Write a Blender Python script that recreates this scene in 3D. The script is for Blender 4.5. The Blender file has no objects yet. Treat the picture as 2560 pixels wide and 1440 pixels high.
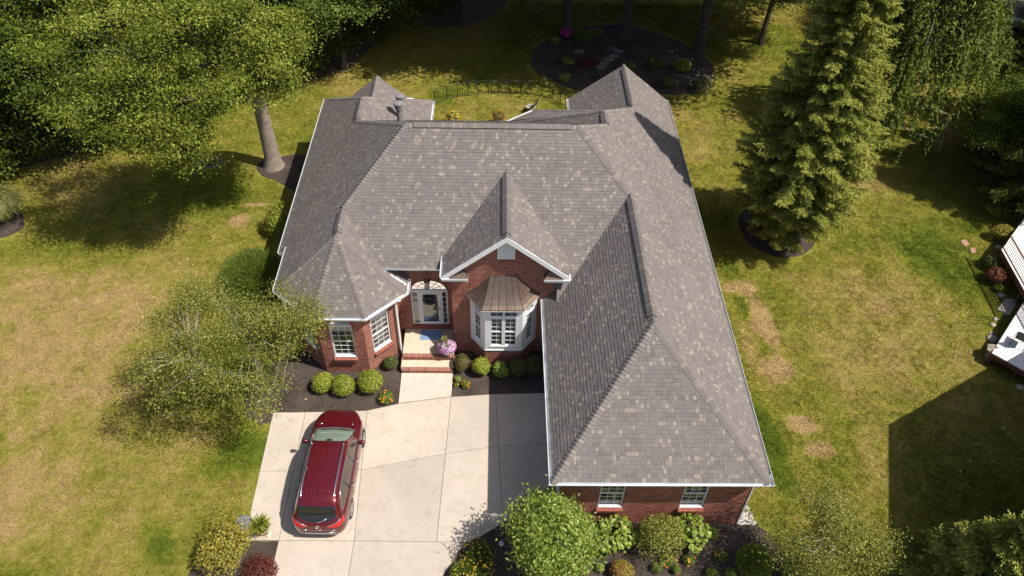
import bpy, math, random
import numpy as np
from mathutils import Vector, Matrix
from mathutils.bvhtree import BVHTree

# ------------------------------------------------------------------ camera, sky, sun, exposure
sc = bpy.context.scene
COL = sc.collection
CAM_H = 26.0                                   # drone height in metres
F_PX, PITCH, YAW, ROLL = 1940.5, 0.78926, -0.02871, 0.02944   # solved from the house's parallel lines
_fw = Vector((-math.sin(YAW)*math.cos(PITCH), math.cos(YAW)*math.cos(PITCH), -math.sin(PITCH)))
_rt = Vector((math.cos(YAW), math.sin(YAW), 0)); _up = _rt.cross(_fw)
RT = math.cos(ROLL)*_rt + math.sin(ROLL)*_up
UP = -math.sin(ROLL)*_rt + math.cos(ROLL)*_up
FW = _fw
cam_d = bpy.data.cameras.new('camera'); cam = bpy.data.objects.new('camera', cam_d); COL.objects.link(cam)
cam_d.sensor_width = 36; cam_d.lens = F_PX/2560*36; cam_d.clip_end = 600; cam_d.clip_start = .5
m3 = Matrix((RT, UP, -FW)).transposed()
cam.matrix_world = Matrix.Translation((0, 0, CAM_H)) @ m3.to_4x4()
sc.camera = cam

SUN = Vector((0.62, -0.24, 1.0)).normalized()   # towards the sun, from the eave and mirror shadows
sun_d = bpy.data.lights.new('sun', 'SUN'); sun_d.energy = 4.6; sun_d.angle = math.radians(.53); sun_d.color = (1, .94, .84)
sun = bpy.data.objects.new('sun', sun_d); COL.objects.link(sun)
sun.rotation_euler = SUN.to_track_quat('Z', 'Y').to_euler(); sun.location = (20, -8, 40)
world = bpy.data.worlds.new('World'); sc.world = world; world.use_nodes = True
wn = world.node_tree.nodes; wl = world.node_tree.links
sky = wn.new('ShaderNodeTexSky'); sky.sky_type = 'NISHITA'; sky.sun_disc = False
sky.sun_elevation = math.asin(SUN.z); sky.sun_rotation = math.atan2(SUN.x, SUN.y)
sky.air_density = 1.0; sky.dust_density = 2.5; sky.ozone_density = 1.0
wl.new(sky.outputs[0], wn['Background'].inputs[0]); wn['Background'].inputs[1].default_value = .084
sc.view_settings.view_transform = 'Standard'; sc.view_settings.look = 'None'
sc.view_settings.exposure = 0.46; sc.view_settings.gamma = 1.0; sc.view_settings.use_curve_mapping = False
sc.render.engine = 'CYCLES'
try:
    sc.cycles.max_bounces = 8; sc.cycles.transparent_max_bounces = 8
except Exception: pass

def G(u, v, z=0.0):
    """photo pixel (2560 wide) -> point of the horizontal plane at height z"""
    d = (u-1280)*RT - (v-720)*UP + F_PX*FW
    t = (z-CAM_H)/d.z
    return Vector((d.x*t, d.y*t, z))
def GY(u, v, y):
    """photo pixel -> point of the upright plane at depth y"""
    d = (u-1280)*RT - (v-720)*UP + F_PX*FW
    t = y/d.y
    return Vector((d.x*t, y, CAM_H+d.z*t))
def PX(p):
    q = Vector(p)-Vector((0, 0, CAM_H)); z = q.dot(FW)
    return (1280+F_PX*q.dot(RT)/z, 720-F_PX*q.dot(UP)/z)

# ------------------------------------------------------------------ helpers
R = random.Random(7)
def V(*a): return Vector(a)
class MB:
    def __init__(s): s.v = []; s.f = []; s.m = []; s.a = []
    def poly(s, pts, m=0, r=.5):
        i = len(s.v); s.v.extend([tuple(p) for p in pts]); s.f.append(tuple(range(i, i+len(pts)))); s.m.append(m); s.a.append(r)
    def obox(s, o, ux, uy, uz, m=0, r=.5, skip=()):
        """box from corner o along three edge vectors"""
        o = Vector(o); ux = Vector(ux); uy = Vector(uy); uz = Vector(uz); i = len(s.v)
        s.v.extend([tuple(p) for p in (o, o+ux, o+ux+uy, o+uy, o+uz, o+ux+uz, o+ux+uy+uz, o+uy+uz)])
        fs = ((0,3,2,1),(4,5,6,7),(0,1,5,4),(1,2,6,5),(2,3,7,6),(3,0,4,7))
        for k, f in enumerate(fs):
            if k in skip: continue
            s.f.append(tuple(i+q for q in f)); s.m.append(m); s.a.append(r)
    def box(s, a, b, m=0, r=.5, skip=()):
        a = Vector(a); b = Vector(b)
        s.obox(a, (b.x-a.x,0,0), (0,b.y-a.y,0), (0,0,b.z-a.z), m, r, skip)
    def tube(s, pts, rad, n=8, m=0, r=.5, cap=True):
        pts = [Vector(p) for p in pts]; rad = rad if isinstance(rad, (list, tuple)) else [rad]*len(pts)
        rings = []
        for k, p in enumerate(pts):
            t = (pts[min(k+1, len(pts)-1)]-pts[max(k-1, 0)])
            if t.length < 1e-9: t = V(0,0,1)
            t.normalize(); ref = V(0,0,1) if abs(t.z) < .9 else V(1,0,0)
            a = t.cross(ref).normalized(); b = t.cross(a); i = len(s.v)
            for q in range(n):
                an = 2*math.pi*q/n
                s.v.append(tuple(p+rad[k]*(a*math.cos(an)+b*math.sin(an))))
            rings.append(i)
        for k in range(len(rings)-1):
            for q in range(n):
                s.f.append((rings[k]+q, rings[k]+(q+1)%n, rings[k+1]+(q+1)%n, rings[k+1]+q)); s.m.append(m); s.a.append(r)
        if cap:
            s.f.append(tuple(rings[0]+q for q in range(n))[::-1]); s.m.append(m); s.a.append(r)
            s.f.append(tuple(rings[-1]+q for q in range(n))); s.m.append(m); s.a.append(r)
    def lathe(s, prof, c, n=24, m=0, r=.5, sx=1, sy=1):
        c = Vector(c); rings = []
        for (rr, z) in prof:
            rings.append(len(s.v))
            for q in range(n):
                an = 2*math.pi*q/n; s.v.append((c.x+rr*sx*math.cos(an), c.y+rr*sy*math.sin(an), c.z+z))
        for k in range(len(rings)-1):
            for q in range(n):
                s.f.append((rings[k]+q, rings[k]+(q+1)%n, rings[k+1]+(q+1)%n, rings[k+1]+q)); s.m.append(m); s.a.append(r)
    def prism(s, pts, z0, z1, m=0, r=.5, bottom=False):
        """upright prism over a ground polygon (any winding)"""
        pts = [Vector((p[0], p[1])) for p in pts]
        ar = sum(pts[i].x*pts[(i+1)%len(pts)].y-pts[(i+1)%len(pts)].x*pts[i].y for i in range(len(pts)))
        if ar < 0: pts = pts[::-1]
        s.poly([(p.x, p.y, z1) for p in pts], m, r)
        for i in range(len(pts)):
            a, b = pts[i], pts[(i+1)%len(pts)]
            s.poly([(a.x,a.y,z0),(b.x,b.y,z0),(b.x,b.y,z1),(a.x,a.y,z1)], m, r)
        if bottom: s.poly([(p.x, p.y, z0) for p in pts[::-1]], m, r)
    def mesh(s, name, mats, off=None, smooth=False):
        me = bpy.data.meshes.new(name)
        vs = s.v if off is None else [(x-off[0], y-off[1], z-off[2]) for x, y, z in s.v]
        me.from_pydata(vs, [], s.f)
        for mt in (mats if isinstance(mats, (list, tuple)) else [mats]): me.materials.append(mt)
        if any(s.m): me.polygons.foreach_set('material_index', s.m)
        at = me.attributes.new('rnd', 'FLOAT', 'FACE'); at.data.foreach_set('value', s.a)
        if smooth: me.polygons.foreach_set('use_smooth', [True]*len(me.polygons))
        me.update(); return me
    def build(s, name, mats, parent=None, smooth=False, local=False):
        off = None
        if parent is not None and not local:
            off = Vector((0,0,0)); q = parent
            while q is not None: off += q.location; q = q.parent
        return link(name, s.mesh(name, mats, off, smooth), parent)
def link(name, me, parent=None):
    o = bpy.data.objects.new(name, me); COL.objects.link(o)
    if parent is not None: o.parent = parent
    return o
def tag(o, label=None, cat=None, group=None, kind=None):
    if label: o['label'] = label
    if cat: o['category'] = cat
    if group: o['group'] = group
    if kind: o['kind'] = kind
    return o
def thing(name, loc, label, cat, group=None):
    o = bpy.data.objects.new(name, None); COL.objects.link(o); o.location = loc; o.empty_display_size = .2
    return tag(o, label, cat, group)
def copy_tree(o, parent=None):
    c = o.copy(); COL.objects.link(c)
    if parent is not None: c.parent = parent
    for ch in list(o.children): copy_tree(ch, c)
    return c
def smooth_angle(o, deg=40):
    me = o.data; me.polygons.foreach_set('use_smooth', [True]*len(me.polygons))
    try: me.set_sharp_from_angle(angle=math.radians(deg))
    except Exception: pass

# ------------------------------------------------------------------ materials
def nodes(name):
    m = bpy.data.materials.new(name); m.use_nodes = True; nt = m.node_tree
    return m, nt, nt.nodes, nt.links, nt.nodes['Principled BSDF']
def ramp(N, stops, interp='LINEAR'):
    r = N.new('ShaderNodeValToRGB'); cr = r.color_ramp; cr.interpolation = interp
    while len(cr.elements) > 1: cr.elements.remove(cr.elements[-1])
    cr.elements[0].position = stops[0][0]; cr.elements[0].color = (*stops[0][1], 1)
    for p, c in stops[1:]:
        e = cr.elements.new(p); e.color = (*c, 1)
    return r
def coord(N, L, scale=None):
    t = N.new('ShaderNodeTexCoord'); g = N.new('ShaderNodeNewGeometry')
    return g.outputs['Position']
def noise(N, L, vec, scale, detail=4, rough=.55, dist=0):
    n = N.new('ShaderNodeTexNoise'); n.inputs['Scale'].default_value = scale; n.inputs['Detail'].default_value = detail
    n.inputs['Roughness'].default_value = rough; n.inputs['Distortion'].default_value = dist
    if vec is not None: L.new(vec, n.inputs['Vector'])
    return n.outputs['Fac']
def mixc(N, L, fac, a, b, mode='MIX'):
    m = N.new('ShaderNodeMix'); m.data_type = 'RGBA'; m.blend_type = mode
    for sock, val in ((m.inputs['Factor'], fac), (m.inputs['A'] if False else m.inputs[6], a), (m.inputs[7], b)):
        if isinstance(val, (int, float)): sock.default_value = val
        elif isinstance(val, tuple): sock.default_value = (*val, 1)
        else: L.new(val, sock)
    return m.outputs[2]
def mth(N, L, op, a, b=None, clamp=False):
    m = N.new('ShaderNodeMath'); m.operation = op; m.use_clamp = clamp
    for i, val in enumerate((a, b)):
        if val is None: continue
        if isinstance(val, (int, float)): m.inputs[i].default_value = val
        else: L.new(val, m.inputs[i])
    return m.outputs[0]
def mrange(N, L, x, a, b, c=0, d=1):
    m = N.new('ShaderNodeMapRange'); L.new(x, m.inputs[0])
    for i, v_ in enumerate((a, b, c, d)): m.inputs[i+1].default_value = v_
    return m.outputs[0]
def bump(N, L, P, h, strength=.5, dist=.02):
    b = N.new('ShaderNodeBump'); b.inputs['Strength'].default_value = strength; b.inputs['Distance'].default_value = dist
    L.new(h, b.inputs['Height']); L.new(b.outputs[0], P.inputs['Normal'])
def plain(name, col, rough=.6, metal=0, nz=(6, .12), bmp=None, spec=.5, coat=0):
    """one paint or material with faint uneven tone and relief"""
    m, nt, N, L, P = nodes(name); g = coord(N, L)
    f = noise(N, L, g, nz[0], 5); k = mrange(N, L, f, .25, .75, 1-nz[1], 1+nz[1])
    c = mixc(N, L, 1.0, tuple(col), k, 'MULTIPLY'); L.new(c, P.inputs['Base Color'])
    P.inputs['Roughness'].default_value = rough; P.inputs['Metallic'].default_value = metal
    P.inputs['Specular IOR Level'].default_value = spec; P.inputs['Coat Weight'].default_value = coat
    if bmp: bump(N, L, P, noise(N, L, g, bmp[0], 4), bmp[1], bmp[2] if len(bmp) > 2 else .01)
    return m
def attr_mat(name, stops, rough=.9, nz=(20, .15), bmp=None, spec=.3, large=None):
    """colour of each piece from its own 'rnd' value"""
    m, nt, N, L, P = nodes(name); g = coord(N, L)
    a = N.new('ShaderNodeAttribute'); a.attribute_name = 'rnd'
    r = ramp(N, stops); L.new(a.outputs['Fac'], r.inputs[0]); c = r.outputs[0]
    f = noise(N, L, g, nz[0], 4); k = mrange(N, L, f, .25, .75, 1-nz[1], 1+nz[1]); c = mixc(N, L, 1.0, c, k, 'MULTIPLY')
    if large:
        f = noise(N, L, g, large[0], 3); k = mrange(N, L, f, .3, .7, 1-large[1], 1+large[1]); c = mixc(N, L, 1.0, c, k, 'MULTIPLY')
    L.new(c, P.inputs['Base Color']); P.inputs['Roughness'].default_value = rough; P.inputs['Specular IOR Level'].default_value = spec
    if bmp: bump(N, L, P, noise(N, L, g, bmp[0], 3), bmp[1], .008)
    return m
def leaf_mat(name, stops, trans=.3, rough=.5, gloss=.25, large=(.6, .18)):
    m, nt, N, L, P = nodes(name); g = coord(N, L)
    a = N.new('ShaderNodeAttribute'); a.attribute_name = 'rnd'
    r = ramp(N, stops); L.new(a.outputs['Fac'], r.inputs[0]); c = r.outputs[0]
    f = noise(N, L, g, large[0], 3); k = mrange(N, L, f, .3, .7, 1-large[1], 1+large[1]); c = mixc(N, L, 1.0, c, k, 'MULTIPLY')
    L.new(c, P.inputs['Base Color']); P.inputs['Roughness'].default_value = rough; P.inputs['Specular IOR Level'].default_value = gloss
    t = N.new('ShaderNodeBsdfTranslucent'); c2 = mixc(N, L, 1.0, c, (1.25, 1.15, .55), 'MULTIPLY'); L.new(c2, t.inputs[0])
    mx = N.new('ShaderNodeMixShader'); mx.inputs[0].default_value = trans
    L.new(P.outputs[0], mx.inputs[1]); L.new(t.outputs[0], mx.inputs[2]); L.new(mx.outputs[0], N['Material Output'].inputs[0])
    return m

MT = {}
MT['white'] = plain('white_trim', (.74, .76, .78), .45, nz=(3, .05))
MT['gutter'] = plain('gutter_aluminium', (.72, .74, .77), .4, nz=(1.3, .12))
MT['soffit'] = plain('soffit_vinyl', (.62, .63, .64), .6)
MT['dark'] = plain('dark_metal', (.02, .02, .022), .5)
MT['flash'] = plain('lead_flashing', (.05, .05, .06), .5)
MT['mortar'] = plain('mortar', (.52, .4, .31), .95, nz=(9, .2), bmp=(90, .4))
MT['brick'] = attr_mat('brick_clay', [(0, (.12, .037, .027)), (.2, (.185, .054, .038)), (.55, (.25, .075, .05)), (.85, (.29, .097, .066)), (1, (.34, .14, .1))], .88, (26, .22), (70, .5))
MT['shingle'] = attr_mat('asphalt_shingle', [(0, (.14, .122, .117)), (.3, (.158, .139, .133)), (.65, (.173, .153, .146)), (.82, (.192, .17, .158)), (.92, (.238, .208, .182)), (1, (.275, .24, .203))], .95, (55, .16), (120, .5), .15, (.5, .06))
MT['deckboard'] = plain('roof_underlay', (.07, .062, .058), .95)
MT['copper'] = None
m, nt, N, L, P = nodes('aged_copper'); g = coord(N, L)
f = noise(N, L, g, 2.2, 5, .6, .4); rr = ramp(N, [(.3, (.15, .108, .084)), (.5, (.18, .132, .104)), (.72, (.225, .172, .14))]); L.new(f, rr.inputs[0])
L.new(rr.outputs[0], P.inputs['Base Color']); P.inputs['Metallic'].default_value = .65; P.inputs['Roughness'].default_value = .42
MT['copper'] = m
def glass(name, col, rough=.03, spec=.9):
    m, nt, N, L, P = nodes(name)
    P.inputs['Base Color'].default_value = (*col, 1); P.inputs['Roughness'].default_value = rough
    P.inputs['Specular IOR Level'].default_value = spec; P.inputs['IOR'].default_value = 1.52
    return m
MT['glass'] = glass('window_glass', (.035, .045, .045))
m, nt, N, L, P = nodes('clear_pane')
P.inputs['Base Color'].default_value = (.9, .95, .93, 1); P.inputs['Roughness'].default_value = .02
P.inputs['Transmission Weight'].default_value = 1; P.inputs['IOR'].default_value = 1.05; P.inputs['Specular IOR Level'].default_value = 1.0
tb = N.new('ShaderNodeBsdfTransparent'); tb.inputs[0].default_value = (.8, .85, .83, 1)
gl = N.new('ShaderNodeBsdfGlossy'); gl.inputs['Roughness'].default_value = .02; gl.inputs['Color'].default_value = (.9, .95, 1, 1)
fr = N.new('ShaderNodeFresnel'); fr.inputs[0].default_value = 1.6
mx = N.new('ShaderNodeMixShader'); L.new(mth(N, L, 'ADD', fr.outputs[0], .1, True), mx.inputs[0]); L.new(tb.outputs[0], mx.inputs[1]); L.new(gl.outputs[0], mx.inputs[2])
L.new(mx.outputs[0], N['Material Output'].inputs[0]); MT['pane'] = m
MT['room'] = plain('dark_room', (.05, .05, .05), .9)
MT['blind'] = plain('pale_blind', (.5, .48, .43), .8, nz=(3, .08))
MT['curtain'] = plain('white_curtain', (.7, .69, .66), .9, nz=(3, .1))

# lawn: worn summer grass, dry straw and green in patches
m, nt, N, L, P = nodes('lawn_grass'); g = coord(N, L)
n1 = noise(N, L, g, .16, 5, .6, .6); n2 = noise(N, L, g, .7, 5, .65, .4); n3 = noise(N, L, g, 3.2, 5, .7); n4 = noise(N, L, g, 13, 5, .75, .3); n5 = noise(N, L, g, 42, 3, .75); n6 = noise(N, L, g, 6, 4, .7, .6)
sx = N.new('ShaderNodeSeparateXYZ'); L.new(g, sx.inputs[0])
def blob(cx, cy, rx, ry, amt, rot=0):
    """soft patch of its own shape: + greener, - drier"""
    dx = mth(N, L, 'SUBTRACT', sx.outputs[0], cx); dy = mth(N, L, 'SUBTRACT', sx.outputs[1], cy)
    c_, s_ = math.cos(rot), math.sin(rot)
    a_ = mth(N, L, 'ADD', mth(N, L, 'MULTIPLY', dx, c_/rx), mth(N, L, 'MULTIPLY', dy, s_/rx))
    b_ = mth(N, L, 'ADD', mth(N, L, 'MULTIPLY', dx, -s_/ry), mth(N, L, 'MULTIPLY', dy, c_/ry))
    q = mth(N, L, 'ADD', mth(N, L, 'MULTIPLY', a_, a_), mth(N, L, 'MULTIPLY', b_, b_))
    q = mth(N, L, 'ADD', q, mth(N, L, 'MULTIPLY', mth(N, L, 'SUBTRACT', n2, .5), 2.4))
    return mth(N, L, 'MULTIPLY', mrange(N, L, q, .2, 1.1, 1, 0), amt)
h = mth(N, L, 'ADD', mth(N, L, 'MULTIPLY', mth(N, L, 'SUBTRACT', n1, .5), 1.5), mth(N, L, 'MULTIPLY', mth(N, L, 'SUBTRACT', n2, .5), .8))
h = mth(N, L, 'ADD', h, mth(N, L, 'MULTIPLY', mth(N, L, 'SUBTRACT', n3, .5), .85))
h = mth(N, L, 'ADD', h, mth(N, L, 'MULTIPLY', mth(N, L, 'SUBTRACT', n4, .5), 1.5))
h = mth(N, L, 'ADD', h, mth(N, L, 'MULTIPLY', mth(N, L, 'SUBTRACT', n6, .5), 1.2))
h = mth(N, L, 'ADD', h, .54)
GRASS_BLOBS = [((620,1130),1.6,1.2,.32,0),((520,480),5,2.5,.28,0),((560,900),2.5,2,.25,0),((130,850),5.5,5,-.36,0),((60,1250),3,3,-.3,0),((250,1150),5,4,-.08,0),((2250,800),4,5,-.1,0),((2050,480),3,2,-.2,0),
  ((380,720),3,2.5,-.16,0),((1850,720),.9,.6,-.95,0),((1905,800),.6,1.7,-.85,.1),((1940,920),.75,.9,-.75,0),((2000,1060),.7,.5,-.85,0),((2050,1130),.7,.45,-.8,0),
  ((1880,860),.5,1.6,-.3,0),((1925,1120),.7,2.6,.5,.12),((1870,780),.6,4.2,.4,.08),((1985,850),1.2,4.5,.22,.1),((2360,640),2.2,3,.3,0),((2430,570),1,.8,.32,0),((2200,700),3,3,-.06,0),((2000,1000),2.4,2.4,-.1,0),((2120,430),3,1.8,-.18,0),
  ((640,512),.8,.2,-1.0,.1),((600,550),.6,.45,-.8,.8),((520,1330),2.5,1,.16,.4),((390,1350),.6,1.2,.3,.6),((1250,280),4,2,-.12,0),((1060,290),3,1.5,.03,0),((540,1180),.9,.6,.25,0),((60,620),3,1.2,.1,0),((2100,1230),2,1.6,.12,0)]
for (px, rx, ry, amt, rot) in GRASS_BLOBS:
    c = G(*px); h = mth(N, L, 'ADD', h, blob(c.x, c.y, rx, ry, amt, rot))
cr = ramp(N, [(0, (.6, .42, .19)), (.2, (.52, .4, .13)), (.42, (.43, .365, .08)), (.64, (.315, .315, .044)), (.85, (.205, .245, .026)), (1, (.13, .185, .018))]); L.new(h, cr.inputs[0])
k = mrange(N, L, n5, .36, .64, .55, 1.45); c = mixc(N, L, 1.0, cr.outputs[0], k, 'MULTIPLY')
k = mrange(N, L, n4, .37, .63, .7, 1.3); c = mixc(N, L, 1.0, c, k, 'MULTIPLY')
L.new(c, P.inputs['Base Color']); P.inputs['Roughness'].default_value = .95; P.inputs['Specular IOR Level'].default_value = .1
bump(N, L, P, mth(N, L, 'ADD', n5, mth(N, L, 'MULTIPLY', n4, 2.2)), 1.0, .09); MT['lawn'] = m

m, nt, N, L, P = nodes('dark_mulch'); g = coord(N, L)
n1 = noise(N, L, g, 1.1, 4); n2 = noise(N, L, g, 22, 5, .75); n3 = noise(N, L, g, 75, 3, .7)
cr = ramp(N, [(.3, (.018, .014, .012)), (.46, (.05, .039, .034)), (.58, (.1, .078, .066)), (.75, (.22, .165, .13))]); L.new(mth(N, L, 'ADD', mth(N, L, 'MULTIPLY', n2, .55), mth(N, L, 'MULTIPLY', n3, .5)), cr.inputs[0])
c = mixc(N, L, 1.0, cr.outputs[0], mrange(N, L, n1, .3, .7, .75, 1.5), 'MULTIPLY')
L.new(c, P.inputs['Base Color']); P.inputs['Roughness'].default_value = .95; P.inputs['Specular IOR Level'].default_value = .15
bump(N, L, P, mth(N, L, 'ADD', n3, n2), 1, .05); MT['mulch'] = m

m, nt, N, L, P = nodes('leaf_litter'); g = coord(N, L)
n2 = noise(N, L, g, 5, 5, .75); n3 = noise(N, L, g, 26, 4, .7)
cr = ramp(N, [(.25, (.03, .02, .012)), (.5, (.1, .062, .034)), (.75, (.2, .13, .075))]); L.new(mth(N, L, 'ADD', mth(N, L, 'MULTIPLY', n2, .5), mth(N, L, 'MULTIPLY', n3, .5)), cr.inputs[0])
L.new(cr.outputs[0], P.inputs['Base Color']); P.inputs['Roughness'].default_value = .95; bump(N, L, P, n3, 1, .05); MT['litter'] = m

def concrete(name, tone):
    m, nt, N, L, P = nodes(name); g = coord(N, L)
    n1 = noise(N, L, g, .45, 5, .6, .5); n2 = noise(N, L, g, 2.4, 5, .65, .8); n3 = noise(N, L, g, 70, 3)
    a = N.new('ShaderNodeAttribute'); a.attribute_name = 'rnd'
    c = mixc(N, L, mrange(N, L, n1, .3, .7), tuple(t*.9 for t in tone), tuple(t*1.07 for t in tone))
    c = mixc(N, L, mrange(N, L, n2, .5, .72, 0, .6), c, tuple(t*.74 for t in (tone[0]*1.0, tone[1]*.98, tone[2]*.92)))
    c = mixc(N, L, 1.0, c, mrange(N, L, n3, .25, .75, .95, 1.05), 'MULTIPLY')
    c = mixc(N, L, 1.0, c, mrange(N, L, a.outputs['Fac'], 0, 1, .92, 1.07), 'MULTIPLY')
    n7 = noise(N, L, g, 1.1, 4, .6, 1.5); c = mixc(N, L, mrange(N, L, n7, .62, .74, 0, .3), c, tuple(t*.6 for t in tone))
    L.new(c, P.inputs['Base Color']); P.inputs['Roughness'].default_value = .85; P.inputs['Specular IOR Level'].default_value = .25
    bump(N, L, P, n3, .25, .004); return m
MT['concrete'] = concrete('driveway_concrete', (.46, .398, .333))
MT['walk'] = concrete('walkway_concrete', (.54, .465, .395))
MT['porchc'] = concrete('porch_concrete', (.54, .45, .35))
MT['joint'] = plain('joint_filler', (.12, .095, .075), .95)
def bark(name, a, b, sc_=6):
    m, nt, N, L, P = nodes(name); g = coord(N, L)
    mp = N.new('ShaderNodeMapping'); mp.inputs['Scale'].default_value = (1, 1, .22); L.new(g, mp.inputs[0])
    n1 = noise(N, L, mp.outputs[0], sc_*3, 5, .7, .5); n2 = noise(N, L, g, sc_*.4, 3)
    cr = ramp(N, [(.3, a), (.7, b)]); L.new(mth(N, L, 'ADD', mth(N, L, 'MULTIPLY', n1, .7), mth(N, L, 'MULTIPLY', n2, .3)), cr.inputs[0])
    L.new(cr.outputs[0], P.inputs['Base Color']); P.inputs['Roughness'].default_value = .95; bump(N, L, P, n1, 1, .03); return m
MT['bark'] = bark('oak_bark', (.13, .103, .08), (.4, .33, .265))
MT['bark2'] = bark('grey_bark', (.045, .035, .028), (.13, .1, .08))
MT['birchbark'] = bark('birch_bark', (.2, .16, .13), (.62, .55, .48), 3)
MT['twig'] = bark('twig_bark', (.1, .075, .055), (.24, .185, .14), 8)
# ================================================================== GROUND AND PAVING
mb = MB()
nx, ny = 60, 60
for i in range(nx):
    for j in range(ny):
        x0, x1 = -90+180*i/nx, -90+180*(i+1)/nx; y0, y1 = -30+150*j/ny, -30+150*(j+1)/ny
        mb.poly([(x0,y0,0),(x1,y0,0),(x1,y1,0),(x0,y1,0)])
tag(mb.build('lawn', MT['lawn']), kind='structure')

def smooth_loop(pts, n=5):
    out = []; k = len(pts)
    for i in range(k):
        p0, p1, p2, p3 = pts[i-1], pts[i], pts[(i+1)%k], pts[(i+2)%k]
        for s in range(n):
            t = s/n
            out.append(tuple(.5*((2*p1[a])+(-p0[a]+p2[a])*t+(2*p0[a]-5*p1[a]+4*p2[a]-p3[a])*t*t+(-p0[a]+3*p1[a]-3*p2[a]+p3[a])*t**3) for a in (0, 1)))
    return out
BEDS = []
def bed(name, px, z=.02, mat='mulch', sm=0, jit=0, world_pts=None):
    pts = world_pts or [G(*p)[:2] for p in px]
    if sm: pts = smooth_loop(pts, sm)
    if mat == 'mulch':
        fine = []
        for i in range(len(pts)):
            a, c = Vector(pts[i]), Vector(pts[(i+1)%len(pts)]); k = max(1, int((c-a).length/.16)); fine += [tuple(a.lerp(c, j/k)+Vector((R.gauss(0,.022), R.gauss(0,.022)))) for j in range(k)]
        pts = fine
    BEDS.append(pts)
    if jit: pts = [(x+R.uniform(-jit, jit), y+R.uniform(-jit, jit)) for x, y in pts]
    b = MB(); b.prism(pts, -.02, z); return tag(b.build(name, MT[mat]), kind='structure')
# front beds either side of the walk
bed('mulch_bed', [(604,1003),(625,960),(690,900),(740,880),(800,880),(1000,840),(1004,934),(996,1010),(960,1018),(917,1027),(683,1031.5),(677,1054),(650,1062),(622,1046)], sm=0)
bed('mulch_bed', [(1133,800),(1360,800),(1365,983),(1239,985.5),(1129,992.5)])
# bed along the garage front
gb = [(1266,1303),(1207,1339),(1165,1357),(1128,1410),(1100,1445)]
bed('mulch_bed', gb+[(1080,1560),(1700,1560),(1960,1530),(2010,1450),(1985,1405),(1940,1352),(1900,1318),(1878,1300),(1840,1280),(1330,1280)])
# pebbles get their own sheet; bed by the drive, oak bed, grass ring, spruce ring, back bed
bed('mulch_bed', [(697,1354),(676,1440),(660,1500),(440,1500),(480,1420),(540,1372),(600,1354)], sm=0)
bed('mulch_bed', [(640,420),(655,405),(690,395),(772,393),(772,520),(735,480),(690,452),(660,442)], sm=3)
bed('mulch_bed', [(-60,500),(20,505),(55,535),(62,562),(40,582),(0,596),(-60,600)], sm=4)
bed('mulch_bed', [(1845,545),(1875,520),(1935,515),(2000,535),(2034,580),(2032,615),(2000,638),(1955,644),(1905,630),(1865,600)], sm=4)
bed('mulch_bed', [(1328,160),(1340,120),(1400,85),(1500,62),(1600,70),(1690,100),(1770,150),(1782,185),(1770,222),(1700,236),(1650,236),(1560,240),(1450,228),(1385,205),(1345,185)], sm=4)
bed('woodland_floor', [(-500,470),(0,432),(110,405),(230,372),(330,325),(480,290),(540,235),(700,215),(790,200),(880,170),(960,85),(1000,60),(1100,70),(1190,60),(1260,20),(1290,-60),(1000,-150),(0,-150),(-500,-100)], sm=0, mat='litter', z=.012)
bed('foundation_bed', None, world_pts=[(-10.3,23.6),(-10.5,27),(-10.1,31),(-9.9,36.6),(-8.5,36.6),(-8.5,23.0),(-9.4,22.6)], sm=0)

# driveway: separate slabs with open joints on a dark sub-base
drive = MB()
dpx = [(683,1032),(917,1027.4),(960,1018),(996,1010),(1129,993),(1239,986),(1372,983),(1376,1300),(1266,1303),(1207,1339),(1165,1357),(1128,1410),(1090,1465),(1060,1560),(652,1560),(676,1440),(697,1352),(612,1352),(622,1300)]
drive.prism([G(*p)[:2] for p in dpx], -.05, .006)
drive = tag(drive.build('driveway', MT['joint']), kind='structure')
def slab(px, parent, mat, name='concrete_slab', z=.035, gap=.007, r=None):
    P2 = [Vector(G(*p)[:2]) for p in px]
    ar = sum(P2[i].x*P2[(i+1)%len(P2)].y-P2[(i+1)%len(P2)].x*P2[i].y for i in range(len(P2)))
    if ar < 0: P2 = P2[::-1]
    out = []
    for i in range(len(P2)):
        a, b, c = P2[i-1], P2[i], P2[(i+1)%len(P2)]
        d1 = (b-a).normalized(); d2 = (c-b).normalized(); n1 = V(-d1.y, d1.x); n2 = V(-d2.y, d2.x)
        n1 = Vector((-d1.y, d1.x)); n2 = Vector((-d2.y, d2.x)); h = (n1+n2); k = max(.4, 1+n1.dot(n2))
        out.append(b+h*(gap/k))
    b_ = MB(); r = R.random() if r is None else r
    # chamfered upper edge
    cen = sum(out, Vector((0, 0)))/len(out)
    inn = [q+(cen-q).normalized()*.012 for q in out]
    b_.poly([(q.x, q.y, z) for q in inn], 0, r)
    for i in range(len(out)):
        j = (i+1)%len(out)
        b_.poly([(out[i].x,out[i].y,z-.008),(out[j].x,out[j].y,z-.008),(inn[j].x,inn[j].y,z),(inn[i].x,inn[i].y,z)], 0, r)
        b_.poly([(out[i].x,out[i].y,-.03),(out[j].x,out[j].y,-.03),(out[j].x,out[j].y,z-.008),(out[i].x,out[i].y,z-.008)], 0, r)
    return b_.build(name, mat, parent)
def on(a, b, v): t = (v-a[1])/(b[1]-a[1]); return (a[0]+t*(b[0]-a[0]), v)
J1 = ((763.5,1031.6),(697.3,1351.8)); J2 = ((917.4,1027.4),(885.5,1353.2)); J3 = ((1127.9,993),(1091.3,1355.3)); J4 = ((1239,986),(1256.6,1309)); LE = ((683,1032),(622,1300))
h1 = on(*LE, 1178.5), on(*J1, 1178), on(*J2, 1175.5), on(*J3, 1135), on(*J4, 1116), (1370, 1108)
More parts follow.
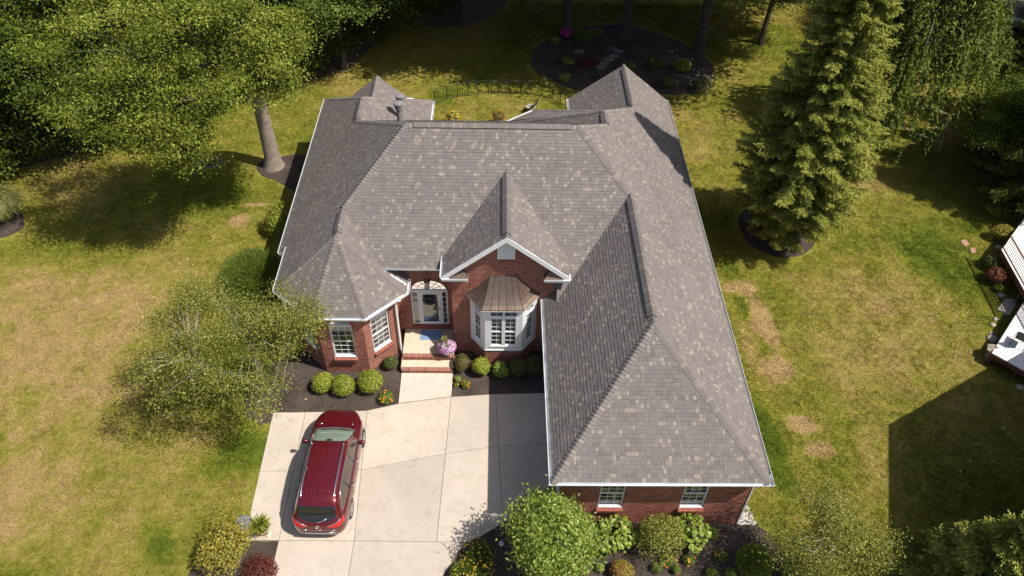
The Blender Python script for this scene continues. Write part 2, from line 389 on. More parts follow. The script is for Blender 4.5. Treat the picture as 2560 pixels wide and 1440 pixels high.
hm = (1000, 1157)
for px in ([LE[0], J1[0], h1[1], h1[0]], [J1[0], J2[0], h1[2], h1[1]], [J2[0],(960,1018),(996,1010),J3[0],h1[3],hm,h1[2]],
           [J3[0],(1185,989.5),J4[0],h1[4],h1[3]], [J4[0],(1372,983),h1[5],h1[4]],
           [h1[0],h1[1],J1[1],(612,1352),(622,1300)], [h1[1],h1[2],J2[1],J1[1]], [h1[2],hm,h1[3],J3[1],J2[1]],
           [h1[3],h1[4],(1257,1308),(1207,1339),(1165,1356),J3[1]], [h1[4],h1[5],(1376,1300),(1266,1303),(1257,1308)],
           [J1[1],J2[1],(871,1440),(850,1560),(652,1560),(676,1440)], [J2[1],(1101,1355.5),(1137,1389),(1128,1410),(1090,1465),(1060,1560),(850,1560),(871,1440)],
           [(1101,1355.5),(1165,1357),(1137,1389)]):
    slab(px, drive, MT['concrete'])
wk = MB(); wk.prism([G(*p)[:2] for p in ((1004,934),(1132.7,934),(1128,993),(996,1010))], -.05, .008)
wk = tag(wk.build('walkway', MT['joint']), kind='structure')
slab([(1004,932),(1132.7,932),(1128.5,992.3),(996,1009.3)], wk, MT['walk'], z=.045, r=.6)

# ================================================================== HOUSE
house = thing('brick_house', (0, 22, 0), 'red brick house with grey hipped shingle roof and white gutters', 'house')
ze = 3.357; xE, yF, xW = 9.167, 13.46, 1.911
A_ = V(5.41,17.84,6.38); C_ = V(5.41,24.92,6.38); B_ = V(3.34,27.26,8.04); D_ = V(-3.79,27.26,8.04)
m0, m1 = 4.295, .712
def Mz(y): return m0+m1*(y-22)
def My(z): return 22+(z-m0)/m1
zt = 3.69; P_ = V(-6.208, My(5.964), 5.964); Ap = V(-6.208, 22.67, 5.964); sR = .87
def Rx(z): return -6.208+(5.964-z)/sR
V1 = V(-8.85,21.85,zt); V2 = V(-7.15,20.42,zt); V3 = V(-5.08,20.42,zt); V4 = V(Rx(zt),21.85,zt)
ye = 22.38; zM = Mz(ye)
T_ = V(.369, My(6.903), 6.903); PK = V(.369, 21.57, 6.903); sg = .834
def gz(x): return 6.903-sg*abs(x-.369)
W1 = V(-6.6,31.1,5.63); W2 = V(-6.6,33.16,5.63)
Q1 = V(4.76,29.13,6.9); Q2 = V(4.76,30.22,6.9); Q3 = V(6.6,32.86,5.42); Q4 = V(6.6,37.0,5.42)
sN = (D_.z-W1.z)/(W1.y-D_.y); yN = D_.y+(D_.z-ze)/sN
xr_, xl_ = 2.4, -1.8
planes = [
 ('E', [V(xE,yF,ze),V(xE,37.0,ze),Q4,Q3,Q2,Q1,B_,C_,A_], V(0,1,0)),
 ('F', [V(xW,yF,ze),V(xE,yF,ze),A_], V(1,0,0)),
 ('Gw', [V(xW,yF,ze),A_,C_,V(xr_,My(ze+.861*(xr_-xW)),ze+.861*(xr_-xW)),V(xr_,21.9,ze+.861*(xr_-xW)),V(xW,21.9,ze)], V(0,-1,0)),
 ('M', [D_,P_,V(Rx(zM),ye,zM),V(xl_,ye,zM),V(xl_,My(gz(xl_)),gz(xl_)),T_,V(xr_,My(gz(xr_)),gz(xr_)),V(xr_,My(ze+.861*(xr_-xW)),ze+.861*(xr_-xW)),C_,B_], V(1,0,0)),
 ('L', [V(-9.24,24.45,ze),V(-8.85,24.45,zt),V1,Ap,P_,D_,W1,W2,V(-9.24,36.6,ze)], V(0,-1,0)),
 ('tl', [V1,V2,Ap], (V2-V1).normalized()), ('tf', [V2,V3,Ap], V(1,0,0)), ('tr', [V3,V4,Ap], (V4-V3).normalized()),
 ('Rt', [V4,V(Rx(zt),22.82,zt),V(Rx(4.5),22.82,4.5),V(Rx(zM),ye,zM),P_,Ap], V(0,1,0)),
 ('gl', [T_,V(-2.1,My(gz(-2.1)),gz(-2.1)),V(-2.1,21.57,gz(-2.1)),PK], V(0,-1,0)),
 ('gr', [T_,PK,V(2.84,21.57,gz(2.84)),V(2.84,My(gz(2.84)),gz(2.84))], V(0,1,0)),
 ('K', [W1,V(-3.5,yN,ze),V(-3.5,36.6,ze),W2], V(0,1,0)),
 ('U', [Q1,Q2,V(.3,34.5,ze),V(.3,yN,ze)], V(0,-1,0)),
 ('Vd', [Q2,V(1.92,35.79,ze),V(.3,34.5,ze)], (V(.3,34.5,0)-V(1.92,35.79,0)).normalized()),
 ('X', [Q3,Q4,V(3.84,37.0,ze),V(3.84,35.4,ze)], V(0,-1,0)),
]
hidden = [[W2,V(-3.5,36.6,ze),V(-9.24,36.6,ze)], [D_,B_,Q1,V(.3,yN,ze),V(-3.5,yN,ze),W1], [Q2,Q3,V(3.84,35.4,ze),V(1.92,35.79,ze)],
          [V(-6.4,34.7,4.6),V(-6.4,36.9,4.6),V(-7.9,36.9,ze+.02),V(-7.9,36.2,ze+.02)], [V(-6.4,34.7,4.6),V(-4.9,36.2,ze+.02),V(-4.9,36.9,ze+.02),V(-6.4,36.9,4.6)]]
deck = MB()
def up_normal(p):
    n = V(0,0,0)
    for i in range(len(p)): n += p[i].cross(p[(i+1)%len(p)])
    n.normalize(); return n if n.z > 0 else -n
for nm, p, u in planes: deck.poly([q-up_normal(p)*.004 for q in p])
for p in hidden: deck.poly(p)
roof = deck.build('roof', MT['deckboard'], house)

def intervals(poly, v):
    xs = []
    for i in range(len(poly)):
        (u0, v0), (u1, v1) = poly[i], poly[(i+1)%len(poly)]
        if (v0 <= v) != (v1 <= v): xs.append(u0+(v-v0)/(v1-v0)*(u1-u0))
    xs.sort(); return [(xs[i], xs[i+1]) for i in range(0, len(xs)-1, 2)]
EXPO = .143
def shingle_rnd(): 
    q = R.random()
    if q < .2: return R.uniform(.8, 1)
    if q < .3: return R.uniform(.0, .2)
    return min(.8, max(.1, R.gauss(.47, .15)))
sh = MB(); single = []
def shingle_plane(poly3, u, want_single=False):
    n = up_normal(poly3); u = u.normalized(); v = n.cross(u).normalized()
    if v.z < 0: v = -v; 
    o = min(poly3, key=lambda q: q.dot(v))
    p2 = [((q-o).dot(u), (q-o).dot(v)) for q in poly3]
    vmax = max(q[1] for q in p2); k = 0; vv = 0.0
    while vv < vmax-.02:
        v1 = min(vv+EXPO, vmax); e = .004
        lo, hi, mid = intervals(p2, vv+e), intervals(p2, v1-e), intervals(p2, (vv+v1)/2)
        for q, (ma, mbb) in enumerate(mid):
            if len(lo) == len(mid) == len(hi): (a0, b0), (a1, b1) = lo[q], hi[q]
            else: a0, b0, a1, b1 = ma, mbb, ma, mbb
            c = min(a0, a1)-R.uniform(0, .2); end = max(b0, b1)
            while c < end:
                disc = want_single and k < 9
                val = shingle_rnd(); w = (R.choice((.1, .13)) if val > .8 else R.choice((.13, .16, .19, .23))) if disc else (R.uniform(.08, .15) if val > .8 else R.uniform(.1, .26))
                d = c+w
                la, ra = max(c, a0), min(d, b0); lt, rt_ = max(c, a1), min(d, b1)
                if ra-la > .01 or rt_-lt > .01:
                    ra = max(ra, la); rt_ = max(rt_, lt)
                    hgt = .011 if R.random() < .5 else .018
                    if disc and la == c and lt == c and ra == d and rt_ == d and len(single) < 300:
                        single.append((o+u*c+v*vv, u, v, n, w, hgt, val))
                    else:
                        g_ = min(.002, (ra-la)*.1)
                        bl = o+u*(la+g_)+v*vv; br = o+u*(ra-g_)+v*vv; tr = o+u*(rt_-g_)+v*(v1+.01); tl = o+u*(lt+g_)+v*(v1+.01)
                        blh, brh, trh, tlh = bl+n*hgt, br+n*hgt, tr+n*.003, tl+n*.003
                        sh.poly([blh, brh, trh, tlh] if n.dot((brh-blh).cross(tlh-blh)) > 0 else [tlh, trh, brh, blh], 0, val)
                        sh.poly([bl, br, brh, blh], 0, val*.5)
                        sh.poly([bl, blh, tlh], 0, val*.5); sh.poly([br, trh, brh], 0, val*.5)
                c = d
        vv += EXPO; k += 1
for nm, p, u in planes: shingle_plane(p, u, nm == 'F')
tag(sh.build('shingles', MT['shingle'], roof), kind='stuff')
# the nearest courses on the garage hip: each shingle its own piece
cache = {}
for (p, u, v, n, w, hgt, val) in single:
    key = (round(w, 2), round(hgt, 3), round(val*12))
    if key not in cache:
        b = MB(); g_ = .002; t = EXPO+.01
        b.poly([(g_,0,hgt),(w-g_,0,hgt),(w-g_,t,.003),(g_,t,.003)], 0, val); b.poly([(g_,0,0),(w-g_,0,0),(w-g_,0,hgt),(g_,0,hgt)], 0, val*.5)
        b.poly([(g_,0,0),(g_,0,hgt),(g_,t,.003)], 0, val*.5); b.poly([(w-g_,0,0),(w-g_,t,.003),(w-g_,0,hgt)], 0, val*.5)
        cache[key] = b.mesh('shingle', MT['shingle'])
    s_ = link('shingle', cache[key], roof)
    s_.matrix_local = Matrix.Translation(p-house.location) @ Matrix((u, v, n)).transposed().to_4x4()

# ridge and hip caps, vented ridges
caps = MB(); vents = MB()
def cap_line(a, b, n1, n2, w=.17, lift=.014, expo=.143, start=0, end=None):
    """overlapping folded cap shingles from a (low or front end) to b; n1, n2 the two roof normals"""
    a = Vector(a); b = Vector(b); t = (b-a); Ln = t.length; t.normalize()
    s1 = n1.cross(t).normalized(); s2 = n2.cross(t).normalized()
    if s1.z > 0 or (abs(s1.z) < 1e-6): s1 = -s1
    if s2.z > 0: s2 = -s2
    c = start; end = Ln if end is None else end
    while c < end:
        val = min(.95, shingle_rnd()*.6+.33); e = min(c+expo+.02, Ln); up = (n1+n2).normalized()
        top0 = a+t*c+up*(lift+.036); top1 = a+t*e+up*(lift+.004)
        for s_, n_ in ((s1, n1), (s2, n2)):
            m0_ = a+t*c+s_*w*.5+up*(lift+.012)+n_*.018; m1_ = a+t*e+s_*w*.45+up*(lift-.008)+n_*.012
            d0 = a+t*c+s_*w+n_*(lift+.014); d1 = a+t*e+s_*w+n_*(lift-.004)
            caps.poly([top0, m0_, m1_, top1], 0, val); caps.poly([m0_, d0, d1, m1_], 0, val)
            caps.poly([top0-up*.034, m0_-n_*.034, m0_, top0], 1, 0); caps.poly([m0_-n_*.034, d0-n_*.034, d0, m0_], 1, 0)
            caps.poly([d0, d0-n_*.045, d1-n_*.03, d1], 1, 0)
        c += expo
NRM = {nm: up_normal(p) for nm, p, u in planes}
nN = up_normal(hidden[1]); nY = up_normal(hidden[0])
cap_line(V(xW,yF,ze), A_, NRM['F'], NRM['Gw']); cap_line(V(xE,yF,ze), A_, NRM['F'], NRM['E'])
cap_line(V1, Ap, NRM['L'], NRM['tl'], .13); cap_line(V2, Ap, NRM['tl'], NRM['tf'], .13); cap_line(V3, Ap, NRM['tf'], NRM['tr'], .13); cap_line(V4, Ap, NRM['tr'], NRM['Rt'], .13)
cap_line(P_, D_, NRM['L'], NRM['M']); cap_line(C_, B_, NRM['E'], NRM['M'])
cap_line(W1, D_, NRM['L'], nN, .14); cap_line(Q1, B_, NRM['E'], nN, .14)
cap_line(V(-9.24,36.6,ze), W2, NRM['L'], nY, .13); cap_line(V(-3.5,36.6,ze), W2, NRM['K'], nY, .13)
cap_line(V(.3,34.5,ze), Q2, NRM['U'], NRM['Vd'], .13); cap_line(V(1.92,35.79,ze), Q2, NRM['Vd'], up_normal(hidden[2]), .12); cap_line(Q3, Q2, NRM['E'], up_normal(hidden[2]), .13)
def vented(a, b, n1, n2, s, e, w=.17):
    a = Vector(a); b = Vector(b); Ln = (b-a).length
    cap_line(a, b, n1, n2, .15, .012, .143, 0, s); cap_line(a, b, n1, n2, w, .055, .143, s, e); cap_line(a, b, n1, n2, .15, .012, .143, e, Ln)
    t = (b-a).normalized(); s1 = n1.cross(t).normalized(); s2 = n2.cross(t).normalized()
    if s1.z > 0: s1 = -s1
    if s2.z > 0: s2 = -s2
    for s_, n_ in ((s1, n1), (s2, n2)):
        p = a+t*s; q = a+t*e
        vents.poly([p+s_*(w-.012)-n_*.01, q+s_*(w-.012)-n_*.01, q+s_*(w-.012)+n_*.05, p+s_*(w-.012)+n_*.05])
    for k in (s, e):
        p = a+t*k; vents.poly([p+s1*w+n1*.05, p+s1*w-n1*.01, p+s2*w-n2*.01, p+s2*w+n2*.05, p+V(0,0,.06)])
vented(A_, C_, NRM['E'], NRM['Gw'], .35, 6.7); vented(PK, T_, NRM['gl'], NRM['gr'], .22, 3.7); vented(Ap, P_, NRM['L'], NRM['Rt'], .2, 1.4)
vented(D_, B_, NRM['M'], nN, .35, 6.75); vented(W1, W2, NRM['L'], NRM['K'], .2, 1.9); vented(Q4, Q3, NRM['E'], NRM['X'], .3, 3.7); vented(Q1, Q2, NRM['E'], NRM['U'], .1, .95)
cap_line(V(-6.4,36.9,4.6), V(-6.4,34.7,4.6), up_normal(hidden[3]), up_normal(hidden[4]), .15, .04)

tag(caps.build('ridge_caps', [MT['shingle'], MT['deckboard']], roof), kind='stuff')
vents.build('ridge_vent', MT['dark'], roof)
sh = MB(); shingle_plane(hidden[3], V(0,-1,0)); shingle_plane(hidden[4], V(0,1,0)); tag(sh.build('dormer_shingles', MT['shingle'], roof), kind='stuff')

# gutters, fascia, soffit
PROF = [(.0,.005),(.0,-.125),(.07,-.125),(.085,-.06),(.108,-.005),(.098,-.002),(.094,-.012)]
def offs(path, k):
    out = []
    for i, p in enumerate(path):
        d1 = (path[i]-path[i-1]) if i > 0 else None; d2 = (path[i+1]-path[i]) if i < len(path)-1 else None
        f = lambda d: V(d.y, -d.x, 0).normalized()
        if d1 is None: o_ = f(d2)
        elif d2 is None: o_ = f(d1)
        else:
            a, b = f(d1), f(d2); o_ = (a+b)/max(.3, 1+a.dot(b))
        out.append(p+o_*k)
    return out
def eave(path, name='gutter', over=.36, gut=True, soff=True, inner=False):
    path = [Vector((p[0], p[1], p[2])) for p in path]
    g = MB()
    if gut:
        rows = [[q+V(0,0,z) for q in offs(path, o+.006)] for o, z in PROF]
        for a, b in zip(rows, rows[1:]):
            for i in range(len(path)-1): g.poly([a[i], a[i+1], b[i+1], b[i]])
        for i in (0, -1): g.poly([r[i] for r in rows[:5]])
        if inner:
            fl0 = [q+V(0,0,-.03) for q in offs(path, .008)]; fl1 = [q+V(0,0,-.03) for q in offs(path, .094)]
            for i in range(len(path)-1): g.poly([fl0[i], fl0[i+1], fl1[i+1], fl1[i]], 1)
    ob = g.build(name, [MT['gutter'], MT['gutdark']], house) if gut else None
    if soff:
        s_ = MB(); a = [q+V(0,0,.0) for q in offs(path, .004)]; b = [q+V(0,0,-.16) for q in offs(path, .004)]; c = [q+V(0,0,-.16) for q in offs(path, -over)]
        for i in range(len(path)-1):
            s_.poly([a[i], a[i+1], b[i+1], b[i]]); s_.poly([b[i], b[i+1], c[i+1], c[i]])
        s_.build('soffit', MT['soffit'], house)
    return ob
MT['gutdark'] = plain('gutter_grime', (.1,.095,.09), .9)
eave([(xW,21.85,ze),(xW,yF,ze),(xE,yF,ze),(xE,yF+.4,ze)]); eave([(xE,yF+.4,ze),(xE,37.0,ze)], inner=True)
eave([(-9.24,36.6,ze),(-9.24,24.45,ze)], inner=True); eave([(-8.85,24.45,zt),V1], inner=True); eave([V1,V2,V3,V4,(Rx(zt),22.6,zt)])
eave([(Rx(zM)+.05,ye,zM),(-2.2,ye,zM)]); eave([(-2.1,My(gz(-2.1))-.05,gz(-2.1)),(-2.1,21.57,gz(-2.1))], over=.28)
eave([(2.84,21.6,gz(2.84)),(2.84,My(gz(2.84)),gz(2.84))], gut=False, over=.4)
eave([(-3.5,32.5,ze),(-3.5,36.6,ze)]); eave([(3.84,37.0,ze),(3.84,35.4,ze)]); eave([(1.92,35.79,ze),(.3,34.5,ze),(.3,yN,ze)])
# white end of the west eave where the wing steps in
b = MB(); b.poly([V(-9.25,24.44,ze-.16), V(-8.86,24.44,ze-.16), V(-8.86,24.44,zt-.03), V(-9.25,24.44,ze-.02)]); b.build('eave_return', MT['white'], house)
# cheek beside the gable where the main slope runs down
zc = ze+.861*(xr_-xW)
b = MB(); b.poly([V(xr_,My(zc),zc),V(xr_,21.95,zc),V(xr_,23.3,zc),V(xr_,23.3,Mz(23.3)-.01)]); b.build('flashing', MT['flash'], house)
# downspouts
b = MB(); b.tube([V(-4.45,22.26,zM-.12),V(-4.42,22.26,zM-.22),V(-3.72,22.2,zt+.16),V(-3.64,22.18,zt-.02)], .042, 6); b.build('downspout', MT['white'], house)
b = MB(); b.tube([V(-3.86,21.5,zt-.12),V(-3.93,21.6,zt-.28),V(-4.08,21.76,zt-.5),V(-4.08,21.76,.28),V(-4.0,21.62,.1)], .05, 6); b.build('downspout', MT['white'], house)
b = MB(); b.box((8.845,13.79,.02),(8.9,13.87,3.2)); b.build('corner_board', MT['white'], house)

# ---- brick walls
BL, BH, JT = .203, .0667, .0125
bricks = MB(); solo = []
def brick_wall(o, ud, width_poly, openings=(), bands=(), solo_ok=None, name='wall', z0=0.0):
    """running-bond wall: o origin at u=0,z=0; ud unit direction; outward is ud x up"""
    o = Vector(o); ud = Vector(ud).normalized(); nr = ud.cross(V(0,0,1)).normalized(); up = V(0,0,1)
    back = MB(); z = min(q[1] for q in width_poly); ztop = max(q[1] for q in width_poly); row = 0
    def cut(iv, zl, zh):
        res = list(iv)
        for op in openings:
            if op[0] == 'rect':
                _, a, b, c, d = op
                if zh <= c+.01 or zl >= d-.01: continue
            else:
                _, uc, ha, zs, rise = op; zm = (zl+zh)/2
                if zm < zs or zm > zs+rise: continue
                k = ha*math.sqrt(max(0, 1-((zm-zs)/rise)**2)); a, b = uc-k, uc+k
            nres = []
            for s_, e_ in res:
                if b <= s_ or a >= e_: nres.append((s_, e_)); continue
                if a > s_: nres.append((s_, a))
                if b < e_: nres.append((b, e_))
            res = nres
        return res
    while z < ztop-.015:
        kind = None
        for (zb, kd) in bands:
            if zb <= z < zb+BH: kind = kd
        h = {'rowlock': .1, 'soldier': .2}.get(kind, BH); Lb = BH if kind else BL
        h = min(h, ztop-z); zl, zh = z, z+h
        iv = cut(intervals(width_poly, z+h/2), zl, zh)
        for (s_, e_) in iv:
            back.poly([o+ud*s_+up*zl-nr*.003, o+ud*e_+up*zl-nr*.003, o+ud*e_+up*zh-nr*.003, o+ud*s_+up*zh-nr*.003])
            c = math.floor(s_/Lb)*Lb-(Lb/2 if row % 2 and not kind else 0)
            while c < e_:
                a, b_ = max(c+JT/2, s_), min(c+Lb-JT/2, e_)
                if b_-a > .02:
                    val = min(1, max(0, R.gauss(.5, .25))); pr = R.uniform(-.0015, .0015)
                    p = o+ud*a+up*(zl+JT/2)+nr*pr; full = (b_-a > Lb-JT-.001) and not kind
                    if solo_ok and full and len(solo) < 300 and solo_ok(c, zl): solo.append((p, val))
                    else: bricks.obox(p-nr*.012, ud*(b_-a), nr*.012, up*(h-JT), 0, val, skip=(2,))
                c += Lb
        z += h; row += 1
    return back.build(name, MT['mortar'], house)
def rowlock_sill(o, ud, u0, u1, z, proud=.13, n=None):
    o = Vector(o); ud = Vector(ud).normalized(); nr = ud.cross(V(0,0,1)).normalized()
    n = n or round((u1-u0)/.068); w = (u1-u0)/n; b = MB()
    for i in range(n):
        val = min(1, max(0, R.gauss(.68, .16))); p = o+ud*(u0+i*w+.004)
        q = [p-nr*.08+V(0,0,z), p+ud*(w-.008)-nr*.08+V(0,0,z), p+ud*(w-.008)+nr*proud+V(0,0,z-.04), p+nr*proud+V(0,0,z-.04)]
        d = V(0,0,-.1); b.poly(q[::-1] if (q[1]-q[0]).cross(q[3]-q[0]).z < 0 else q, 0, val); b.poly([q[3], q[2], q[2]+d, q[3]+d], 0, val*.8)
        b.poly([q[0], q[3], q[3]+d, q[0]+d], 0, .2); b.poly([q[1], q[2], q[2]+d, q[1]+d], 0, .2); b.poly([q[3]+d, q[2]+d, q[1]+d, q[0]+d], 0, .2)
    b.obox(o+ud*u0-nr*.07+V(0,0,z-.1), ud*(u1-u0), nr*(proud+.06), V(0,0,.06), 1)
    return b.build('window_sill', [MT['brick'], MT['mortar']], house)
def arch_bricks(o, ud, uc, ha, zs, rise, depth=.1, n=26):
    o = Vector(o); ud = Vector(ud).normalized(); nr = ud.cross(V(0,0,1)).normalized(); b = MB()
    def pt(r_, t): return o+ud*(uc-(ha+r_)*math.cos(t))+V(0,0,zs+(rise+r_)*math.sin(t))
    for i in range(n):
        t0 = math.pi*(i+.06)/n; t1 = math.pi*(i+.94)/n; val = min(1, max(0, R.gauss(.4, .25)))
        q = [pt(.008,t0), pt(.008,t1), pt(depth,t1), pt(depth,t0)]; f = [x+nr*.006 for x in q]; bk = [x-nr*.02 for x in q]
        b.poly(f, 0, val)
        for k in range(4): b.poly([f[k], f[(k+1)%4], bk[(k+1)%4], bk[k]], 0, val*.6)
    m = 14
    for i in range(m):
        t0, t1 = math.pi*i/m, math.pi*(i+1)/m
        b.poly([x+nr*.002 for x in (pt(.0,t0),pt(.0,t1),pt(depth+.006,t1),pt(depth+.006,t0))], 1)
        b.poly([pt(0,t0)+nr*.004, pt(0,t1)+nr*.004, pt(0,t1)-nr*.12, pt(0,t0)-nr*.12], 0, .35)
    return b.build('brick_arch', [MT['brick'], MT['mortar']], house)
def reveal(o, ud, u0, u1, z0, z1, d=.1, top=True):
    o = Vector(o); ud = Vector(ud).normalized(); nr = ud.cross(V(0,0,1)).normalized(); b = MB(); f = lambda u, z, k: o+ud*u+V(0,0,z)+nr*k
    b.poly([f(u0,z0,.004),f(u0,z0,-d),f(u0,z1,-d),f(u0,z1,.004)], 0, .45); b.poly([f(u1,z0,.004),f(u1,z1,.004),f(u1,z1,-d),f(u1,z0,-d)], 0, .45)
    if top: b.poly([f(u0,z1,.004),f(u0,z1,-d),f(u1,z1,-d),f(u1,z1,.004)], 0, .45)
    b.poly([f(u0,z0,.004),f(u1,z0,.004),f(u1,z0,-d),f(u0,z0,-d)], 0, .45)
    return b.build('window_reveal', MT['brick'], house)
def window(o, ud, u0, u1, z0, z1, cols, rows, setback=.075, frame=.055, mid=None, backing='room', backgap=.09, label=None, side=-.03, fan=None, name='window', backtop=None):
    """framed window: frame (this part) > pane, muntin, sash_rail, blind as sub-parts"""
    o = Vector(o); ud = Vector(ud).normalized(); nr = ud.cross(V(0,0,1)).normalized(); f = lambda u, z, k: o+ud*u+V(0,0,z)+nr*k
    def bar(b, a0, a1, c0, c1, k0, k1): b.obox(f(a0,c0,k0), ud*(a1-a0), nr*(k1-k0), V(0,0,c1-c0))
    b = MB(); s_ = -setback
    bar(b, u0, u0+frame, z0, z1, s_-.06, s_+.03); bar(b, u1-frame, u1, z0, z1, s_-.06, s_+.03)
    bar(b, u0+frame, u1-frame, z1-frame, z1, s_-.06, s_+.03)
    b.poly([f(u0+frame,z0+frame*1.1,s_-.0), f(u1-frame,z0+frame*1.1,s_-.0), f(u1-frame+.03,z0,side+.045), f(u0+frame-.03,z0,side+.045)])
    bar(b, u0, u1, z0-.035, z0, s_-.06, side+.045); bar(b, u0+frame, u1-frame, z0, z0+frame, s_-.06, s_-.001)
    w = b.build(name, MT['white'], house)
    if label: w['label'] = label
    gu0, gu1, gz0, gz1 = u0+frame, u1-frame, z0+frame, z1-frame
    secs = [(gz0, gz1, rows)] if mid is None else [(gz0, mid-.02, rows//2), (mid+.02, gz1, rows-rows//2)]
    if mid is not None:
        b = MB(); bar(b, gu0, gu1, mid-.028, mid+.028, s_-.045, s_+.016); b.build('sash_rail', MT['white'], w)
    mu = MB()
    for (a, c, nr_) in secs:
        for i in range(1, cols): x = gu0+(gu1-gu0)*i/cols; bar(mu, x-.009, x+.009, a, c, s_-.032, s_-.008)
        for j in range(1, nr_): zz = a+(c-a)*j/nr_; bar(mu, gu0, gu1, zz-.009, zz+.009, s_-.031, s_-.009)
        for i in range(cols):
            for j in range(nr_):
                p = MB(); x0 = gu0+(gu1-gu0)*i/cols; x1 = gu0+(gu1-gu0)*(i+1)/cols; y0 = a+(c-a)*j/nr_; y1 = a+(c-a)*(j+1)/nr_
                p.poly([f(x0,y0,s_-.02), f(x1,y0,s_-.02), f(x1,y1,s_-.02), f(x0,y1,s_-.02)]); p.build('pane', MT['pane'], w)
    mu.build('muntin', MT['white'], w)
    b = MB(); zt_ = z1 if backtop is None else backtop
    b.poly([f(gu0-.05,z0,s_-.02-backgap), f(gu1+.05,z0,s_-.02-backgap), f(gu1+.05,zt_,s_-.02-backgap), f(gu0-.05,zt_,s_-.02-backgap)])
    if backing in ('blind', 'curtain'):
        n = int((zt_-z0)/.05)
        for i in range(n):
            zz = z0+i*.05
            if backing == 'blind': b.poly([f(gu0-.03,zz,s_-.03-backgap+.035), f(gu1+.03,zz,s_-.03-backgap+.035), f(gu1+.03,zz+.045,s_-.015-backgap+.005), f(gu0-.03,zz+.045,s_-.015-backgap+.005)])
    b.build({'room': 'dark_interior', 'blind': 'blind', 'curtain': 'curtain'}[backing], MT[backing], w)
    if fan:
        uc, ha, zs, rise = fan; fr_ = MB(); fg = MB(); n = 22
        P3 = lambda k, t, q: f(uc-ha*k*math.cos(t), zs+rise*k*math.sin(t), q)
        for i in range(n):
            t0, t1 = math.pi*i/n, math.pi*(i+1)/n
            k_ = 1-.055/ha
            fr_.poly([P3(1,t0,s_+.03),P3(1,t1,s_+.03),P3(k_,t1,s_+.03),P3(k_,t0,s_+.03)]); fr_.poly([P3(k_,t0,s_+.03),P3(k_,t1,s_+.03),P3(k_,t1,s_-.06),P3(k_,t0,s_-.06)])
            fg.poly([P3(k_,t0,s_-.02),P3(k_,t1,s_-.02),P3(0,t1,s_-.02)])
            for kk in fan_rings: 
                fr_.poly([P3(kk,t0,s_-.006),P3(kk,t1,s_-.006),P3(kk-.02/ha,t1,s_-.006),P3(kk-.02/ha,t0,s_-.006)])
        for t in fan_spokes:
            d = .009/ha; c_, s2 = math.cos(t), math.sin(t); q0, q1 = fan_rings[-1]-.02/ha, 1-.05/ha
            A0, A1 = P3(q0,t,s_-.006), P3(q1,t,s_-.006); side_ = (A1-A0).cross(nr).normalized()*.009
            fr_.poly([A0-side_, A0+side_, A1+side_, A1-side_])
        fg.build('fanlight_pane', MT['pane'], w); fr_.build('fanlight_frame', MT['white'], w)
        bk = MB(); bk.poly([P3(.98, math.pi*i/n, s_-.02-backgap) for i in range(n+1)]); bk.build('dark_interior', MT[backing if backing != 'curtain' else 'room'], w)
    return w
fan_rings, fan_spokes = [.35], [math.radians(a) for a in (30, 60, 90, 120, 150)]

# garage front
gy = 13.81
gpoly = [(0,0),(6.6,0),(6.6,3.25),(0,3.25)]; go = V(2.26,gy,0)
ops = [('rect',1.38,2.25,1.14,2.72),('rect',4.27,5.13,1.14,2.72)]
brick_wall(go, (1,0,0), gpoly, ops, [(.53,'rowlock')], solo_ok=lambda u, z: (2.45 < u < 4.1 or 5.3 < u < 6.4) and .65 < z < 2.35)
for op in ops:
    reveal(go, (1,0,0), op[1], op[2], op[3], op[4]); rowlock_sill(go, (1,0,0), op[1]-.03, op[2]+.03, op[3]-.035)
    window(go, (1,0,0), op[1], op[2], op[3], op[4], 3, 6, mid=1.95)
# garage west side: wide doors under the eave, facing the drive
wb = MB(); 
for (a, b_) in ((13.81,14.2),(18.9,19.3),(21.5,22.0)): wb.poly([V(2.26,b_,0),V(2.26,a,0),V(2.26,a,3.25),V(2.26,b_,3.25)])
wb.poly([V(2.26,21.9,2.4),V(2.26,13.81,2.4),V(2.26,13.81,3.25),V(2.26,21.9,3.25)])
m, nt, N, L, P = nodes('brick_bond'); tc = N.new('ShaderNodeTexCoord'); mp = N.new('ShaderNodeMapping'); sp = N.new('ShaderNodeSeparateXYZ'); cb = N.new('ShaderNodeCombineXYZ')
gg = coord(N, L); L.new(gg, sp.inputs[0]); L.new(mth(N, L, 'ADD', sp.outputs[0], sp.outputs[1]), cb.inputs[0]); L.new(sp.outputs[2], cb.inputs[1])
bt = N.new('ShaderNodeTexBrick'); L.new(cb.outputs[0], bt.inputs[0]); bt.inputs['Scale'].default_value = 1; bt.inputs['Brick Width'].default_value = BL; bt.inputs['Row Height'].default_value = BH
bt.inputs['Mortar Size'].default_value = .005; bt.inputs['Color1'].default_value = (.2,.055,.035,1); bt.inputs['Color2'].default_value = (.3,.085,.05,1); bt.inputs['Mortar'].default_value = (.42,.31,.24,1)
L.new(bt.outputs[0], P.inputs['Base Color']); P.inputs['Roughness'].default_value = .9; MT['brickflat'] = m
wb.build('wall', MT['brickflat'], house)
for (a, b_) in ((14.2,18.9),(19.3,21.5)):
    d = MB(); d.poly([V(2.33,b_,0.02),V(2.33,a,0.02),V(2.33,a,2.4),V(2.33,b_,2.4)])
    for k in range(4):
        nn = max(1, round((b_-a)/1.1))
        for j in range(nn):
            y0 = a+(b_-a)*(j+.1)/nn; y1 = a+(b_-a)*(j+.9)/nn; d.box((2.305,y0,.08+k*.58),(2.335,y1,.52+k*.58))
    d.build('garage_door', MT['white'], house)
